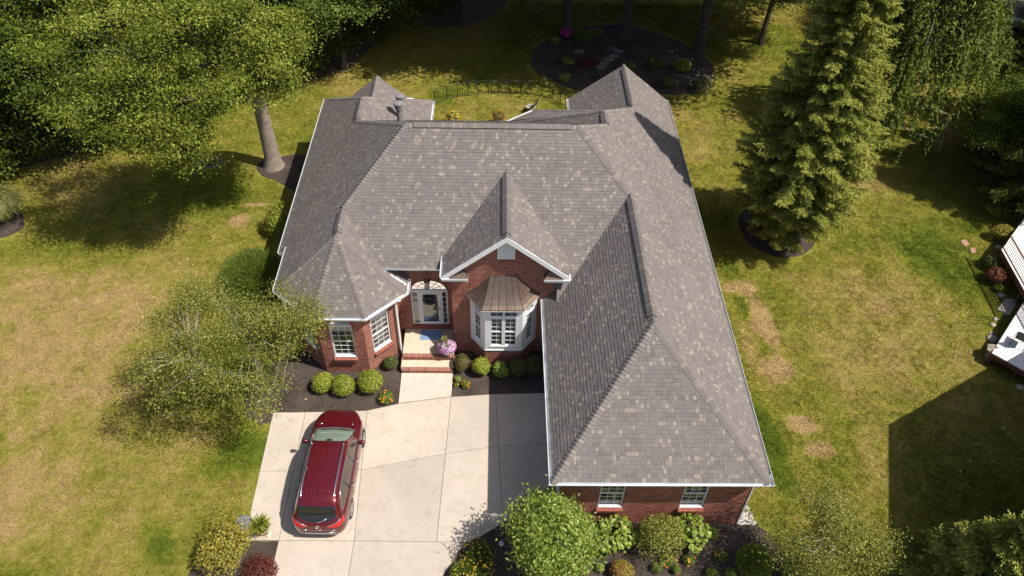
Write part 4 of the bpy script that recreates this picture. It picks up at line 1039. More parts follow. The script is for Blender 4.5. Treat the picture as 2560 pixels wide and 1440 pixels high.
for s in (-1, 1):
    D = (-s,0,0); bt_ = [(s*1.2,1.0,1.03),(s*1.2,.4,1.05),(s*1.2,-.6,1.085),(s*1.2,-1.5,1.13),(s*1.2,-2.02,1.25)]; tp_ = [(s*1.2,.98,1.06),(s*1.2,.5,1.47),(s*1.2,-.5,1.68),(s*1.2,-1.4,1.62),(s*1.2,-2.0,1.27)]
    patch('side_window', MT['sideglass'], bt_, tp_, D, .004, 40, 6)
    loop = [crom_p for crom_p in bt_]
    samp = lambda pl: [Vector([crom(list(range(len(pl))), [q[k] for q in pl], t) for k in range(3)]) for t in np.linspace(0, len(pl)-1, 28)]
    strip('window_trim', MT['chrome'], samp(bt_)+samp(tp_)[::-1]+[samp(bt_)[0]], D, .011, .003)
    for yp in (.02,-1.02): strip('pillar', MT['black'], [(s*1.2,yp,1.06),(s*1.2,yp-.04,1.35),(s*1.2,yp-.06,1.62)], D, .03, -.012)
    for (y0, y1) in ((.98,.0),(-.04,-1.02)):
        dp, _ = patch('door', MT['paint'], [(s*1.2,y0,.4),(s*1.2,(y0+y1)/2,.4),(s*1.2,y1,.4)], [(s*1.2,y0-.0,.995),(s*1.2,(y0+y1)/2,1.005),(s*1.2,y1,1.02)], D, .006, 12, 6)
        strip('door_handle', MT['chrome'], [(s*1.2,y1+.3,.9),(s*1.2,y1+.12,.91)], D, .016, .02, dp)
    strip('sill_trim', MT['black'], [(s*1.2,1.0,.3),(s*1.2,0,.3),(s*1.2,-1.0,.3)], D, .03, -.01)
    # roof rail on two feet
    zt_ = lambda y: crom(CY, CZT, y)
    b = MB(); pts = [(s*.575,y,zt_(y)-.02+(.065 if .3 > y > -1.75 else .0)) for y in (.42,.3,0,-.4,-.8,-1.2,-1.6,-1.78,-1.88)]; b.tube(pts, [.012]+[.022]*7+[.012], 8)
    for y in (.3,-.72,-1.7): b.box((s*.575-.018,y-.05,zt_(y)-.06),(s*.575+.018,y+.05,zt_(y)+.03))
    b.build('roof_rail', MT['chrome'], car, smooth=True, local=True)
    # mirror
    b = MB(); mc = V(s*1.07,.86,1.08)
    for k in range(7):
        pass
    b.lathe([(.0,-.075),(.07,-.07),(.1,-.03),(.105,.02),(.085,.06),(.0,.08)], mc, 16, sx=1.2, sy=.75); b.tube([(s*.93,.84,1.03),(s*1.04,.86,1.05)], .03, 6)
    mo = b.build('wing_mirror', MT['paint'], car, smooth=True, local=True)
    b = MB(); b.box((mc.x-.09,mc.y-.085,mc.z-.05),(mc.x+.09,mc.y-.078,mc.z+.05)); b.build('mirror_glass', MT['tint'], mo, local=True)
    # lamps
    patch('tail_lamp', MT['tail'], [(s*.42,-2.6,.93),(s*.62,-2.6,.92),(s*.8,-2.55,.95),(s*.93,-2.3,1.0)], [(s*.4,-2.6,.965),(s*.62,-2.6,1.03),(s*.8,-2.5,1.09),(s*.925,-2.2,1.1)], (-s*.45,1,-.25), .008, 16, 5)
    strip('tail_lamp_trim', MT['chrome'], [(s*.38,-2.6,.965),(s*.62,-2.6,1.045),(s*.8,-2.5,1.105),(s*.93,-2.2,1.125)], (-s*.45,1,-.25), .016, .006)
    patch('headlamp', MT['clearlamp'], [(s*.5,2.6,.74),(s*.66,2.4,.76),(s*.84,2.05,.83)], [(s*.44,2.5,.82),(s*.62,2.3,.86),(s*.85,1.9,.93)], (-s*.4,-1,-.5), .006, 12, 4)
    for k in range(3):
        for yy0, yy1 in ((.3,-.02),(-1.25,-1.8)):
            strip('roof_rib', MT['paint'], [(s*(.1+k*.14),yy0,0),(s*(.1+k*.14),(yy0+yy1)/2,0),(s*(.1+k*.14),yy1,0)], Dn, .007, .001, n=5)
# tailgate furniture
Bk = (0,1,-.1)
strip('bumper_trim', MT['chrome'], [(-.6,-2.7,.64),(-.3,-2.7,.62),(0,-2.7,.615),(.3,-2.7,.62),(.6,-2.7,.64)], Bk, .028, .012)
for (x0, x1) in ((-.56,-.36),(-.13,.15),(.42,.64)): strip('badge', MT['chrome'], [(x0,-2.7,.79),((x0+x1)/2,-2.7,.785),(x1,-2.7,.79)], Bk, .011, .004)
strip('tailgate_line', MT['black'], [(-.62,-2.7,.7),(0,-2.7,.68),(.62,-2.7,.7)], Bk, .006, .001)
c_ = cast((0,-2.7,.93), Bk, .012); n_ = V(0,-1,.35).normalized(); u_ = V(1,0,0); w_ = n_.cross(u_)
b = MB(); ringp = [c_+(u_*math.cos(t)+w_*math.sin(t))*.062 for t in np.linspace(0, 2*math.pi, 21)]; b.tube(ringp, .011, 6, cap=False)
em = b.build('emblem', MT['chrome'], car, smooth=True, local=True)
for k in (-1, 0, 1):
    b = MB(); q = c_+u_*k*.028+w_*(-k*.018); sh_ = [(-.013,.02),(.013,.02),(.014,-.004),(0,-.026),(-.014,-.004)]
    rot = math.radians(-28); pts = [(x*math.cos(rot)-y*math.sin(rot), x*math.sin(rot)+y*math.cos(rot)) for x, y in sh_]
    b.poly([q+u_*x+w_*y+n_*.006 for x, y in pts]); b.build('emblem_shield', MT['alloy'], em, local=True)
b = MB(); q = V(.03,-1.66,crom(CY,CZT,-1.66)-.01); b.poly([q+V(-.02,.06,0),q+V(0,-.03,.075),q+V(0,-.07,.07),q+V(-.02,-.08,0)]); b.poly([q+V(.02,.06,0),q+V(0,-.03,.075),q+V(0,-.07,.07),q+V(.02,-.08,0)]); b.poly([q+V(-.02,.06,0),q+V(.02,.06,0),q+V(0,-.03,.075)]); b.build('antenna_fin', MT['black'], car, local=True)
# wheels
for s in (-1, 1):
    for y in (1.5,-1.51):
        wl_ = MB(); c = V(s*.88,y,.365)
        def axis_lathe(b, prof, n=36, m=0):
            rr_ = []
            for (r_, x) in prof:
                rr_.append(len(b.v))
                for k in range(n): t = 2*math.pi*k/n; b.v.append((c.x+s*x, c.y+r_*math.cos(t), c.z+r_*math.sin(t)))
            for a, d in zip(rr_, rr_[1:]):
                for k in range(n): b.f.append((a+k, a+(k+1)%n, d+(k+1)%n, d+k)); b.m.append(m); b.a.append(.5)
        axis_lathe(wl_, [(.25,-.1),(.33,-.11),(.362,-.08),(.365,.0),(.362,.07),(.33,.105),(.255,.1)])
        w = wl_.build('wheel', MT['tyre'], car, smooth=True, local=True)
        rm = MB(); axis_lathe(rm, [(.255,.098),(.24,.105),(.225,.085),(.22,-.02)]); axis_lathe(rm, [(.0,.085),(.05,.085),(.06,.07),(.06,.0)])
        for k in range(6):
            t = 2*math.pi*k/6+.3
            for dt in (-.11,.11):
                a0 = V(0,math.cos(t+dt*2.2)*.055,math.sin(t+dt*2.2)*.055); a1 = V(0,math.cos(t+dt)*.235,math.sin(t+dt)*.235)
                wv = V(0,-math.sin(t),math.cos(t))*.017; ctr = V(c.x+s*.075,c.y,c.z); e = V(s*.012,0,0)
                rm.poly([ctr+a0-wv, ctr+a0+wv, ctr+a1+wv+e, ctr+a1-wv+e])
        rm.build('rim', MT['alloy'], w, smooth=False, local=True)
        dk = MB(); axis_lathe(dk, [(.0,.03),(.225,.03)]); dk.build('brake_disc', MT['black'], w, local=True)
# ================================================================== VEGETATION
def leaf_mesh(name, C, Nn, Ls, Ws, mat, rng, rnd=None, D=None, fold=.12):
    """n leaves as two-triangle blades folded on the midrib"""
    n = len(C); C = np.asarray(C, float); Nn = np.asarray(Nn, float); Nn /= (np.linalg.norm(Nn, axis=1, keepdims=True)+1e-9)
    if D is None: D = rng.normal(size=(n, 3))
    D = D-(D*Nn).sum(1, keepdims=True)*Nn; D /= (np.linalg.norm(D, axis=1, keepdims=True)+1e-9)
    S = np.cross(Nn, D); Ls = np.broadcast_to(Ls, n)[:, None]; Ws = np.broadcast_to(Ws, n)[:, None]
    v = np.empty((n, 4, 3)); v[:, 0] = C-D*Ls*.5; v[:, 2] = C+D*Ls*.5; v[:, 1] = C+S*Ws*.5+Nn*Ws*fold; v[:, 3] = C-S*Ws*.5+Nn*Ws*fold
    idx = np.arange(n)[:, None]*4+np.array([0, 1, 2, 0, 2, 3])[None]
    me = bpy.data.meshes.new(name); me.vertices.add(4*n); me.vertices.foreach_set('co', v.astype(np.float32).ravel())
    me.loops.add(6*n); me.loops.foreach_set('vertex_index', idx.astype(np.int32).ravel())
    me.polygons.add(2*n); me.polygons.foreach_set('loop_start', np.arange(0, 6*n, 3, dtype=np.int32))
    try: me.polygons.foreach_set('loop_total', np.full(2*n, 3, dtype=np.int32))
    except Exception: pass
    me.materials.append(mat); me.update(calc_edges=True); me.validate()
    at = me.attributes.new('rnd', 'FLOAT', 'FACE')
    rnd = rng.random(n) if rnd is None else rnd
    at.data.foreach_set('value', np.repeat(np.clip(rnd, 0, 1), 2).astype(np.float32)); return me
def unit(v): return v/(np.linalg.norm(v, axis=-1, keepdims=True)+1e-9)
def lobed(rng, dirs, amt=.22, k=7):
    """uneven radius so that outlines are not round"""
    c = unit(rng.normal(size=(k, 3))); a = rng.uniform(-amt, amt, k)
    d = dirs@c.T; return 1+(a*np.exp(-(1-d)*3.2)).sum(1)
def clumps(rng, n, cen, rad, inner=.45, low=-.55, lob=.42):
    d = unit(rng.normal(size=(n*2, 3))); d = d[d[:, 2] > low][:n]
    r = (inner+(1-inner)*rng.random(len(d))**.55)*lobed(rng, d, lob)
    return np.array(cen)+d*r[:, None]*np.array(rad), d
def clump_leaves(rng, cc, dd, per, cr, cen, flat=.6, upb=.7, outb=.5, rndb=.7):
    P, Nn, Rn = [], [], []
    for c, d in zip(cc, dd):
        k = int(per*rng.uniform(.6, 1.4)); q = rng.normal(size=(k, 3))*cr*rng.uniform(.7, 1.25)*np.array([1, 1, flat])
        P.append(c+q); Nn.append(np.array([0, 0, upb])+outb*d+rndb*rng.normal(size=(k, 3))); Rn.append(np.clip(rng.normal(.5, .2, k)+rng.uniform(-.16, .16), 0, 1))
    return np.vstack(P), np.vstack(Nn), np.concatenate(Rn)
def limbs(b, rng, base, top, rad, targets, n=None, bend=.15, r0=.3, sides=6):
    base = Vector(base); top = Vector(top)
    for t in targets:
        t = Vector(t); k = rng.uniform(.45, .95); s = base.lerp(top, k); mid = s.lerp(t, .5)+Vector((0, 0, bend*(t-s).length))
        rr = max(.012, rad*(1.05-k)*r0*2); b.tube([s, s.lerp(mid, .5)+Vector(rng.normal(size=3)*.05), mid, mid.lerp(t, .6)+Vector(rng.normal(size=3)*.08), t], [rr, rr*.8, rr*.6, rr*.38, rr*.15], sides, cap=False)
GREEN = lambda h: None
LM = {}
LM['oak'] = leaf_mat('oak_leaf', [(0, (.038,.065,.007)), (.4, (.115,.15,.018)), (.75, (.225,.255,.038)), (1, (.38,.38,.095))], .2, .6, .12)
LM['wood'] = leaf_mat('woodland_leaf', [(0, (.022,.045,.005)), (.5, (.068,.108,.013)), (1, (.18,.225,.032))], 0.2, .6, .12)
LM['maple'] = leaf_mat('maple_leaf', [(0, (.04,.08,.01)), (.5, (.1,.16,.025)), (1, (.22,.28,.06))], 0.22, .6, .12)
LM['spruce'] = leaf_mat('spruce_needle', [(0, (.032,.052,.009)), (.4, (.11,.14,.021)), (.75, (.22,.245,.042)), (1, (.34,.345,.075))], 0.1, .6, .12)
LM['weep'] = leaf_mat('weeping_leaf', [(0, (.05,.08,.01)), (.5, (.11,.15,.022)), (1, (.22,.25,.05))], 0.22, .6, .12)
LM['darkcon'] = leaf_mat('dark_conifer', [(0, (.022,.042,.008)), (.5, (.06,.095,.016)), (1, (.16,.2,.035))], 0.15, .6, .12)
LM['birch'] = leaf_mat('birch_leaf', [(0, (.1,.115,.02)), (.5, (.21,.225,.044)), (.85, (.34,.34,.09)), (1, (.48,.46,.17))], .34, .6, .12)
LM['lime'] = leaf_mat('lime_shrub_leaf', [(0, (0.100,0.130,0.012)), (.5, (0.230,0.270,0.030)), (1, (0.380,0.400,0.060))], .3, .5, .3)
LM['bush'] = leaf_mat('bright_bush_leaf', [(0, (0.091,0.150,0.018)), (.5, (0.195,0.280,0.039)), (1, (0.377,0.442,0.098))], .32, .4, .4)
LM['box'] = leaf_mat('boxwood_leaf', [(0, (0.042,0.063,0.014)), (.5, (0.098,0.119,0.028)), (1, (0.182,0.196,0.056))], .25, .5, .3)
LM['bronze'] = leaf_mat('bronze_leaf', [(0, (0.060,0.050,0.016)), (.5, (0.120,0.100,0.030)), (1, (0.200,0.180,0.050))], .25, .5, .3)
LM['fine'] = leaf_mat('fine_grass_leaf', [(0, (0.048,0.090,0.012)), (.5, (0.120,0.180,0.024)), (1, (0.240,0.288,0.054))], .3, .5, .3)
LM['straw'] = leaf_mat('straw_grass_leaf', [(0, (0.120,0.140,0.030)), (.5, (0.250,0.270,0.070)), (1, (0.420,0.420,0.170))], .3, .5, .3)
LM['gold'] = leaf_mat('golden_shrub_leaf', [(0, (0.130,0.100,0.012)), (.5, (0.260,0.230,0.030)), (1, (0.450,0.400,0.080))], .3, .5, .3)
LM['red'] = leaf_mat('red_leaf', [(0, (0.060,0.015,0.012)), (.5, (0.130,0.030,0.022)), (1, (0.250,0.075,0.045))], .25, .5, .3)
LM['rust'] = leaf_mat('rust_leaf', [(0, (0.160,0.050,0.025)), (.5, (0.290,0.100,0.055)), (1, (0.400,0.190,0.100))], .25, .5, .3)
LM['hosta'] = leaf_mat('broad_leaf', [(0, (0.081,0.138,0.014)), (.5, (0.196,0.270,0.032)), (1, (0.391,0.437,0.086))], .3, .4, .45)
LM['pink'] = leaf_mat('pink_petal', [(0, (.28,.09,.3)), (.5, (.5,.25,.5)), (1, (.75,.6,.74))], .3, .6, .2)
LM['magenta'] = leaf_mat('magenta_petal', [(0, (.4,.02,.22)), (1, (.7,.12,.45))], .3, .6, .2)
LM['orange'] = leaf_mat('orange_petal', [(0, (.7,.2,.01)), (1, (.85,.45,.03))], .2, .6, .2)
LM['yellow'] = leaf_mat('yellow_petal', [(0, (.55,.33,.02)), (1, (.72,.55,.1))], .2, .6, .1)
LM['redpet'] = leaf_mat('red_petal', [(0, (.22,.03,.02)), (1, (.4,.1,.06))], .2, .6, .1)

def deciduous(seed, h, cb, rad, ncl, per, leaf, mat, trunk, barkm, cr=.75, name='tree', flat=.6, low=-.5, lean=(0, 0), inner=.4, upb=.7, nl=22):
    """prototype at the origin: returns (trunk mesh, crown mesh)"""
    rng = np.random.default_rng(seed); cen = np.array([lean[0], lean[1], (h+cb)/2]); rv = np.array([rad, rad, (h-cb)/2])
    cc, dd = clumps(rng, ncl, cen, rv, inner, low)
    P, Nn, Rn = clump_leaves(rng, cc, dd, per, cr, cen, flat, upb)
    n = len(P); ls = leaf[0]*rng.uniform(.7, 1.3, n); crown = leaf_mesh('crown', P, Nn, ls, ls*leaf[1], mat, rng, Rn)
    b = MB(); topz = cb+(h-cb)*.6; tx = Vector((lean[0]*.6, lean[1]*.6, topz))
    pts = [V(0,0,-.1), V(0,0,.25), V(.02,.01,.8)]+[Vector((tx.x*max(0,(k-.4)/.6)**1.3, tx.y*max(0,(k-.4)/.6)**1.3, topz*k))+Vector((rng.normal()*.05, rng.normal()*.05, 0)) for k in (.3,.5,.75,1)]
    b.tube(pts, [trunk*1.55, trunk*1.2, trunk, trunk*.9, trunk*.75, trunk*.5, trunk*.18], 12, cap=False)
    sel = rng.choice(len(cc), min(nl, len(cc)), replace=False)
    limbs(b, rng, (tx.x*.05, tx.y*.05, topz*.42), tx, trunk, cc[sel])
    return b.mesh('trunk', barkm, smooth=True), crown
def plant_tree(name, meshes, base, label, cat='tree', group=None, s=1.0, rz=None, sz=None):
    t = thing(name, base, label, cat, group); t.rotation_euler.z = R.uniform(0, 6.28) if rz is None else rz; t.scale = (s, s, sz or s)
    for nm, me in zip(('trunk', 'crown'), meshes): link(nm, me, t)
    return t

OAK1 = deciduous(11, 14, 4.6, 5.0, 120, 520, (.15,.46), LM['oak'], .36, MT['bark'], .52, flat=.5, upb=.7, inner=.25, nl=34)
OAK2 = deciduous(12, 13, 4.0, 4.8, 115, 520, (.15,.46), LM['oak'], .32, MT['bark'], .52, flat=.5, upb=.7, inner=.25, nl=34)
WOOD1 = deciduous(13, 12, 2.6, 4.6, 120, 480, (.15,.55), LM['wood'], .24, MT['bark2'], .5, flat=.5, upb=.7, inner=.25)
WOOD2 = deciduous(14, 10, 1.2, 3.6, 150, 190, (.22,.6), LM['wood'], .2, MT['bark2'], .68)
MAPLE = deciduous(15, 10.5, 1.9, 3.7, 190, 330, (.14,.75), LM['maple'], .2, MT['bark2'], .46, upb=.9, flat=.55)
HIGH = deciduous(16, 18, 7.2, 6.6, 190, 220, (.3,.6), LM['wood'], .36, MT['bark2'], .9, lean=(1.4,-2.3))
UNDER = deciduous(17, 4.0, .3, 2.2, 80, 130, (.2,.65), LM['wood'], .08, MT['bark2'], .5, nl=8)

GW_ = 'trees of the woodland edge beside the lawn'
def lobed_oak(seed, base, lobes, per, leaf, mat, cr):
    """big oak grown from separate boughs"""
    rng = np.random.default_rng(seed); C, DD, own = [], [], []; b = MB()
    b.tube([V(0,0,-.1),V(0,0,.25),V(.02,.01,.8),V(.03,0,2.5),V(0,-.02,4.2),V(-.1,-.2,5.4)], [.66,.5,.42,.38,.34,.28], 12, cap=False)
    for (px, z, rad, k) in lobes:
        q = G(px[0], px[1], z)-base; cen = Vector((q.x, q.y, z)); c_, d_ = clumps(rng, k, tuple(cen), rad, .2, -.8, .45); C.append(c_); DD.append(d_)
        s = V(-.06,-.1,rng.uniform(4.3,5.2)); m1_ = s.lerp(cen, .4)+V(0,0,.5); m2_ = s.lerp(cen, .75)+V(rng.normal()*.2,rng.normal()*.2,.3)
        b.tube([s, m1_, m2_, cen], [.2,.14,.09,.04], 7, cap=False)
        for c in c_[::2]: b.tube([m2_.lerp(cen, rng.random()), (m2_+Vector(c))*.5+V(0,0,.2), Vector(c)], [.04,.022,.006], 4, cap=False)
    cc = np.vstack(C); P, Nn, Rn = clump_leaves(rng, cc, np.vstack(DD), per, cr, None, .5, .7, .4, .75); n = len(P); ls = leaf[0]*rng.uniform(.6, 1.4, n)
    return b.mesh('trunk', MT['bark'], smooth=True), leaf_mesh('crown', P, Nn, ls, ls*leaf[1], mat, rng, Rn)
OAKB = lobed_oak(18, G(685,415), [((640,185),8,(1.9,1.5,1.3),20),((600,90),9.3,(2.2,1.8,1.5),24),((705,95),9,(1.5,1.4,1.2),14),((470,375),6,(1.0,1.0,1.5),12),((445,255),8,(2.1,1.6,1.5),22),((330,140),9.5,(2.8,2.2,1.8),30),((245,275),7.8,(1.9,1.5,1.3),18),((450,60),10.4,(2.8,2.2,1.7),28),((545,240),7.4,(1.1,1.0,.9),9),((380,340),7,(1.2,1.0,1.0),10)], 520, (.13,.46), LM['oak'], .46)
plant_tree('oak_tree', OAKB, G(685,415), 'tall spreading oak with thick pale trunk in the dark mulch by the house corner', s=1.0, rz=0)
wl = [(OAK2, (520,252), 1.08, 'oak with a slim leaning trunk behind the drain grate', 2.1), (OAK1, (335,305), 1.02, 'broad oak at the wood edge with its trunk half hidden in low leaves', 3.9),
      (WOOD1, (105,392), 1.0, 'tree with a bare pale lower trunk at the open corner of the wood', 1.0), (WOOD2, (198,366), .8, 'small thin tree between two larger trunks at the wood edge', 4.4)]
for k, (me, px, s, lb, rz) in enumerate(wl): plant_tree('oak_tree' if me in (OAK1, OAK2) else 'woodland_tree', me, G(*px), lb, 'tree', GW_, s, rz)
fill = [(WOOD1,(40,300),1.05),(OAK2,(215,235),1.1),(OAK1,(420,175),1.05),(WOOD1,(610,175),1.05),(OAK2,(720,110),1.05),(WOOD2,(-40,320),.9),(OAK1,(60,150),1.1),(WOOD1,(300,110),1.1),(OAK2,(520,80),1.1),(WOOD1,(690,20),1.0),(WOOD2,(460,262),.75),
        (OAK2,(-110,260),1.1),(WOOD1,(150,60),1.1),(OAK1,(400,30),1.1),(WOOD2,(250,320),.62),(WOOD2,(800,110),1.0),(WOOD1,(880,40),.95),(WOOD2,(960,30),.9),(WOOD1,(1060,-40),.8),(OAK2,(130,330),.8)]
for me, px, s in fill: plant_tree('woodland_tree', me, G(*px), 'leafy tree crowded together with others in the dense wood behind the lawn', 'tree', 'trees inside the wood', s)
plant_tree('maple_tree', MAPLE, G(862,172), 'rounded bright green maple at the end of the wood', s=1.0, rz=.4)
for px, s in (((-20,425),.6),((50,400),.6),((150,385),.55),((255,352),.6),((370,318),.7),((440,288),.6),((300,340),.5),((10,420),.9),((950,75),.9),((1010,45),1.0),((1075,40),.9),((930,110),.7),((1120,15),1.0),((980,10),1.2),((820,150),.8),((760,170),.9),((690,190),.8)):
    plant_tree('understorey_bush', UNDER, G(*px), 'low leafy undergrowth bush under the trees along the wood edge', 'bush', 'undergrowth bushes along the wood edge', s)
GB_ = 'tall trees at the back of the yard'
for px, s, lb in (((1160,62),.95,'bare tall trunk standing alone in the shaded back lawn'),((1415,88),.85,'slim trunk carrying a pink hanging basket in the dark back bed'),((1562,92),1.0,'thick dark trunk in the middle of the dark back bed'),((1745,128),1.0,'leaning dark trunk at the right end of the dark back bed')):
    plant_tree('shade_tree', HIGH, G(*px), lb, 'tree', GB_, s, R.uniform(-.4,.4))
for px, s in (((1010,-20),1.0),((1290,-60),1.05),((1480,-70),1.1),((1660,-70),1.1),((1840,-10),1.0),((1120,-90),1.0),((1900,110),.8),((1400,-150),1.1),((1780,-120),1.1)):
    plant_tree('shade_tree', HIGH if s > .9 else WOOD1, G(*px), 'tall tree far back in the yard, its crown shading the lawn', 'tree', 'trees beyond the back lawn', s, R.uniform(-.4,.4))

# ---- conifers
def conifer(seed, h, r0, mat, nb=150, droop=.35, z0=.5, tw=13, card=(.26,.075), dens=9, barkm=None, tr=.2, pw=.85, skirt=0):
    rng = np.random.default_rng(seed); P, Nn, D, Rn = [], [], [], []; b = MB()
    b.tube([V(0,0,-.1),V(0,0,.4),V(0,0,h*.5),V(0,0,h*.98)], [tr*1.3,tr,tr*.55,.02], 10, cap=False)
    for i in range(nb):
        k = (i+rng.random())/nb; z = z0+(h-z0)*(1-(1-k)**1.15)*.985; Lb = r0*(1-(z-z0)/(h-z0))**pw*rng.uniform(.72, 1.12)*(1 if not skirt else min(1, .36+.64*max(0, (z-z0))/skirt))+.15
        a = i*2.39996+rng.normal()*.25; dr = np.array([math.cos(a), math.sin(a), 0]); side = np.array([-dr[1], dr[0], 0])
        tone = rng.uniform(-.15, .15)
        def pt(t): return np.array([0, 0, z])+dr*Lb*t+np.array([0, 0, 1])*(-droop*Lb*t**1.2*.8+.42*droop*Lb*max(0, t-.5)**2*4)
        b.tube([Vector(pt(t)) for t in (0,.4,.75,1)], [.035,.025,.015,.006], 4, cap=False)
        nt = max(4, int(tw*Lb/r0*1.6)+3)
        for j in range(nt):
            t = (j+.6)/nt; o = pt(t)
            for sgn in (-1, 1):
                tl = (.16+.34*Lb*(1-t)*.55+.12)*rng.uniform(.7, 1.2); td = unit(dr*.75+side*sgn*rng.uniform(.6, 1)+np.array([0, 0, -rng.uniform(.05, .5)]))
                m_ = max(3, int(dens*tl/.45)); q = (np.arange(m_)+rng.random(m_))/m_
                c = o+td*tl*q[:, None]+rng.normal(size=(m_, 3))*.035
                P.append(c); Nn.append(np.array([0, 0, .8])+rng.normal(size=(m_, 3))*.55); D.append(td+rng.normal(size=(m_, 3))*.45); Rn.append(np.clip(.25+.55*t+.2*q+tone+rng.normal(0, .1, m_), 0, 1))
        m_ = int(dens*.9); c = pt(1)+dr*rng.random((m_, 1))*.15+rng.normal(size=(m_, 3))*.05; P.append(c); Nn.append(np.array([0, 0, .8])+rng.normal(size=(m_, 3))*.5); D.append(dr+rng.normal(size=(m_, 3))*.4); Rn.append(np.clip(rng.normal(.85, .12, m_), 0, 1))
    P = np.vstack(P); Nn = np.vstack(Nn); D = np.vstack(D); Rn = np.concatenate(Rn); n = len(P); ls = card[0]*rng.uniform(.7, 1.3, n)
    return b.mesh('trunk', barkm or MT['bark2'], smooth=True), leaf_mesh('crown', P, Nn, ls, ls*card[1]/card[0], mat, rng, Rn, D, .2)
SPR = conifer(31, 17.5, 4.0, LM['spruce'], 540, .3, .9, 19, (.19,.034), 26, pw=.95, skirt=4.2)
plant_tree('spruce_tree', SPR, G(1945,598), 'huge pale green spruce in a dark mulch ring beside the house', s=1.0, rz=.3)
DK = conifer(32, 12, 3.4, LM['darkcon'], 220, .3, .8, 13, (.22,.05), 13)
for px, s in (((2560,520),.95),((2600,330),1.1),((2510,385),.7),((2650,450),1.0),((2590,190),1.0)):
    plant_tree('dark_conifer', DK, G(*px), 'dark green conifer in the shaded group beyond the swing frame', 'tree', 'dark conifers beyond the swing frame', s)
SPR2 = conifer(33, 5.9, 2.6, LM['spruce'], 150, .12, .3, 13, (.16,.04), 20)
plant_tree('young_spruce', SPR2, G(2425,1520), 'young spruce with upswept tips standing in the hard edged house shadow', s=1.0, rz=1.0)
plant_tree('shade_tree', WOOD1, G(2470,470), 'leafy round tree in the dark corner behind the swing frame', s=.62)
for px, s in (((2290,90),.85),((2180,-10),1.0),((2390,30),.6),((2570,90),.75)): plant_tree('woodland_tree', WOOD1, G(*px), 'green tree rising behind the weeping tree', 'tree', 'trees behind the weeping tree', s)
# weeping tree
def weeping(seed, h, r0):
    rng = np.random.default_rng(seed); P, Nn, D, Rn = [], [], [], []; b = MB()
    b.tube([V(0,0,-.1),V(.1,0,h*.35),V(0,.1,h*.75)], [.3,.22,.1], 10, cap=False)
    for i in range(60):
        a = rng.uniform(0, 6.28); out = r0*rng.uniform(.25, 1); zt_ = h*rng.uniform(.72, 1)*(1-.25*(out/r0)**2); dr = np.array([math.cos(a), math.sin(a), 0])
        top = dr*out*.75+np.array([0, 0, zt_]); tip = dr*out+np.array([0, 0, zt_*.86])
        b.tube([V(0,0,h*rng.uniform(.4,.7)), Vector(top*.6+np.array([0,0,h*.25])), Vector(top), Vector(tip)], [.07,.05,.03,.012], 5, cap=False)
        for s_ in range(16):
            t = rng.random(); o = top*(1-t)+tip*t+rng.normal(size=3)*.38; Ld = rng.uniform(1.2, .42*h); m_ = int(Ld*17); q = (np.arange(m_)+rng.random(m_))/m_
            sw = rng.normal(size=3)*.18+dr*.25; c = o+np.outer(q, np.array([sw[0], sw[1], -1])*Ld)+rng.normal(size=(m_, 3))*.06
            P.append(c); Nn.append(dr*.6+np.array([0, 0, .55])+rng.normal(size=(m_, 3))*.6); D.append(np.array([0, 0, -1])+rng.normal(size=(m_, 3))*.45); Rn.append(np.clip(rng.normal(.5, .22, m_)+rng.uniform(-.1, .1), 0, 1))
    P = np.vstack(P); n = len(P); ls = .2*rng.uniform(.7, 1.3, n)
    return b.mesh('trunk', MT['bark2'], smooth=True), leaf_mesh('crown', P, np.vstack(Nn), ls, ls*.38, LM['weep'], rng, np.concatenate(Rn), np.vstack(D))
WP = weeping(41, 10.5, 3.6)
plant_tree('weeping_tree', WP, G(2205,330), 'light green weeping tree hanging beside the huge spruce', s=1.15, rz=.2)

# ---- birches with several stems
def birch(seed, stems, lobes, per, leaf, cr=.3):
    rng = np.random.default_rng(seed); C, DD = [], []
    for cen, rad, k in lobes:
        c_, d_ = clumps(rng, k, cen, rad, .1, -.85, .5); C.append(c_); DD.append(d_)
    cc = np.vstack(C); dd = np.vstack(DD)
    P, Nn, Rn = clump_leaves(rng, cc, dd, per, cr, None, .65, .6, .35, .85); n = len(P); ls = leaf*rng.uniform(.6, 1.4, n)
    b = MB(); ends = []
    for st in stems:
        pts = [Vector(p) for p in st]; m_ = len(pts); b.tube(pts, [.1*(1-.8*i/(m_-1)) for i in range(m_)], 9, cap=False); ends += [pts[i].lerp(pts[i+1], rng.random()) for i in range(1, m_-1) for _ in range(9)]
    for i, c in enumerate(cc):
        c = Vector(c); s = min(ends, key=lambda e: (e-c).length+max(0, e.z-c.z+.3)*2); q1 = s.lerp(c, .35)+V(rng.normal()*.1,rng.normal()*.1,.16); q2 = s.lerp(c, .7)+V(rng.normal()*.1,rng.normal()*.1,.14)
        b.tube([s, q1, q2, c], [.016,.012,.008,.003], 4, cap=False)
    return b.mesh('trunk', MT['birchbark'], smooth=True), leaf_mesh('crown', P, Nn, ls, ls*.72, LM['birch'], rng, Rn)
def rel(px, z, base): q = G(px[0], px[1], z)-base; return (q.x, q.y, z)
b0 = G(665,985)
def stem_to(px, z, base, x0): q = rel(px, z, base); return [(x0,0,0),(q[0]*.18+x0,q[1]*.1,z*.2),(q[0]*.42,q[1]*.35,z*.45),(q[0]*.72,q[1]*.7,z*.75),(q[0]*.95,q[1]*.97,z*.97)]
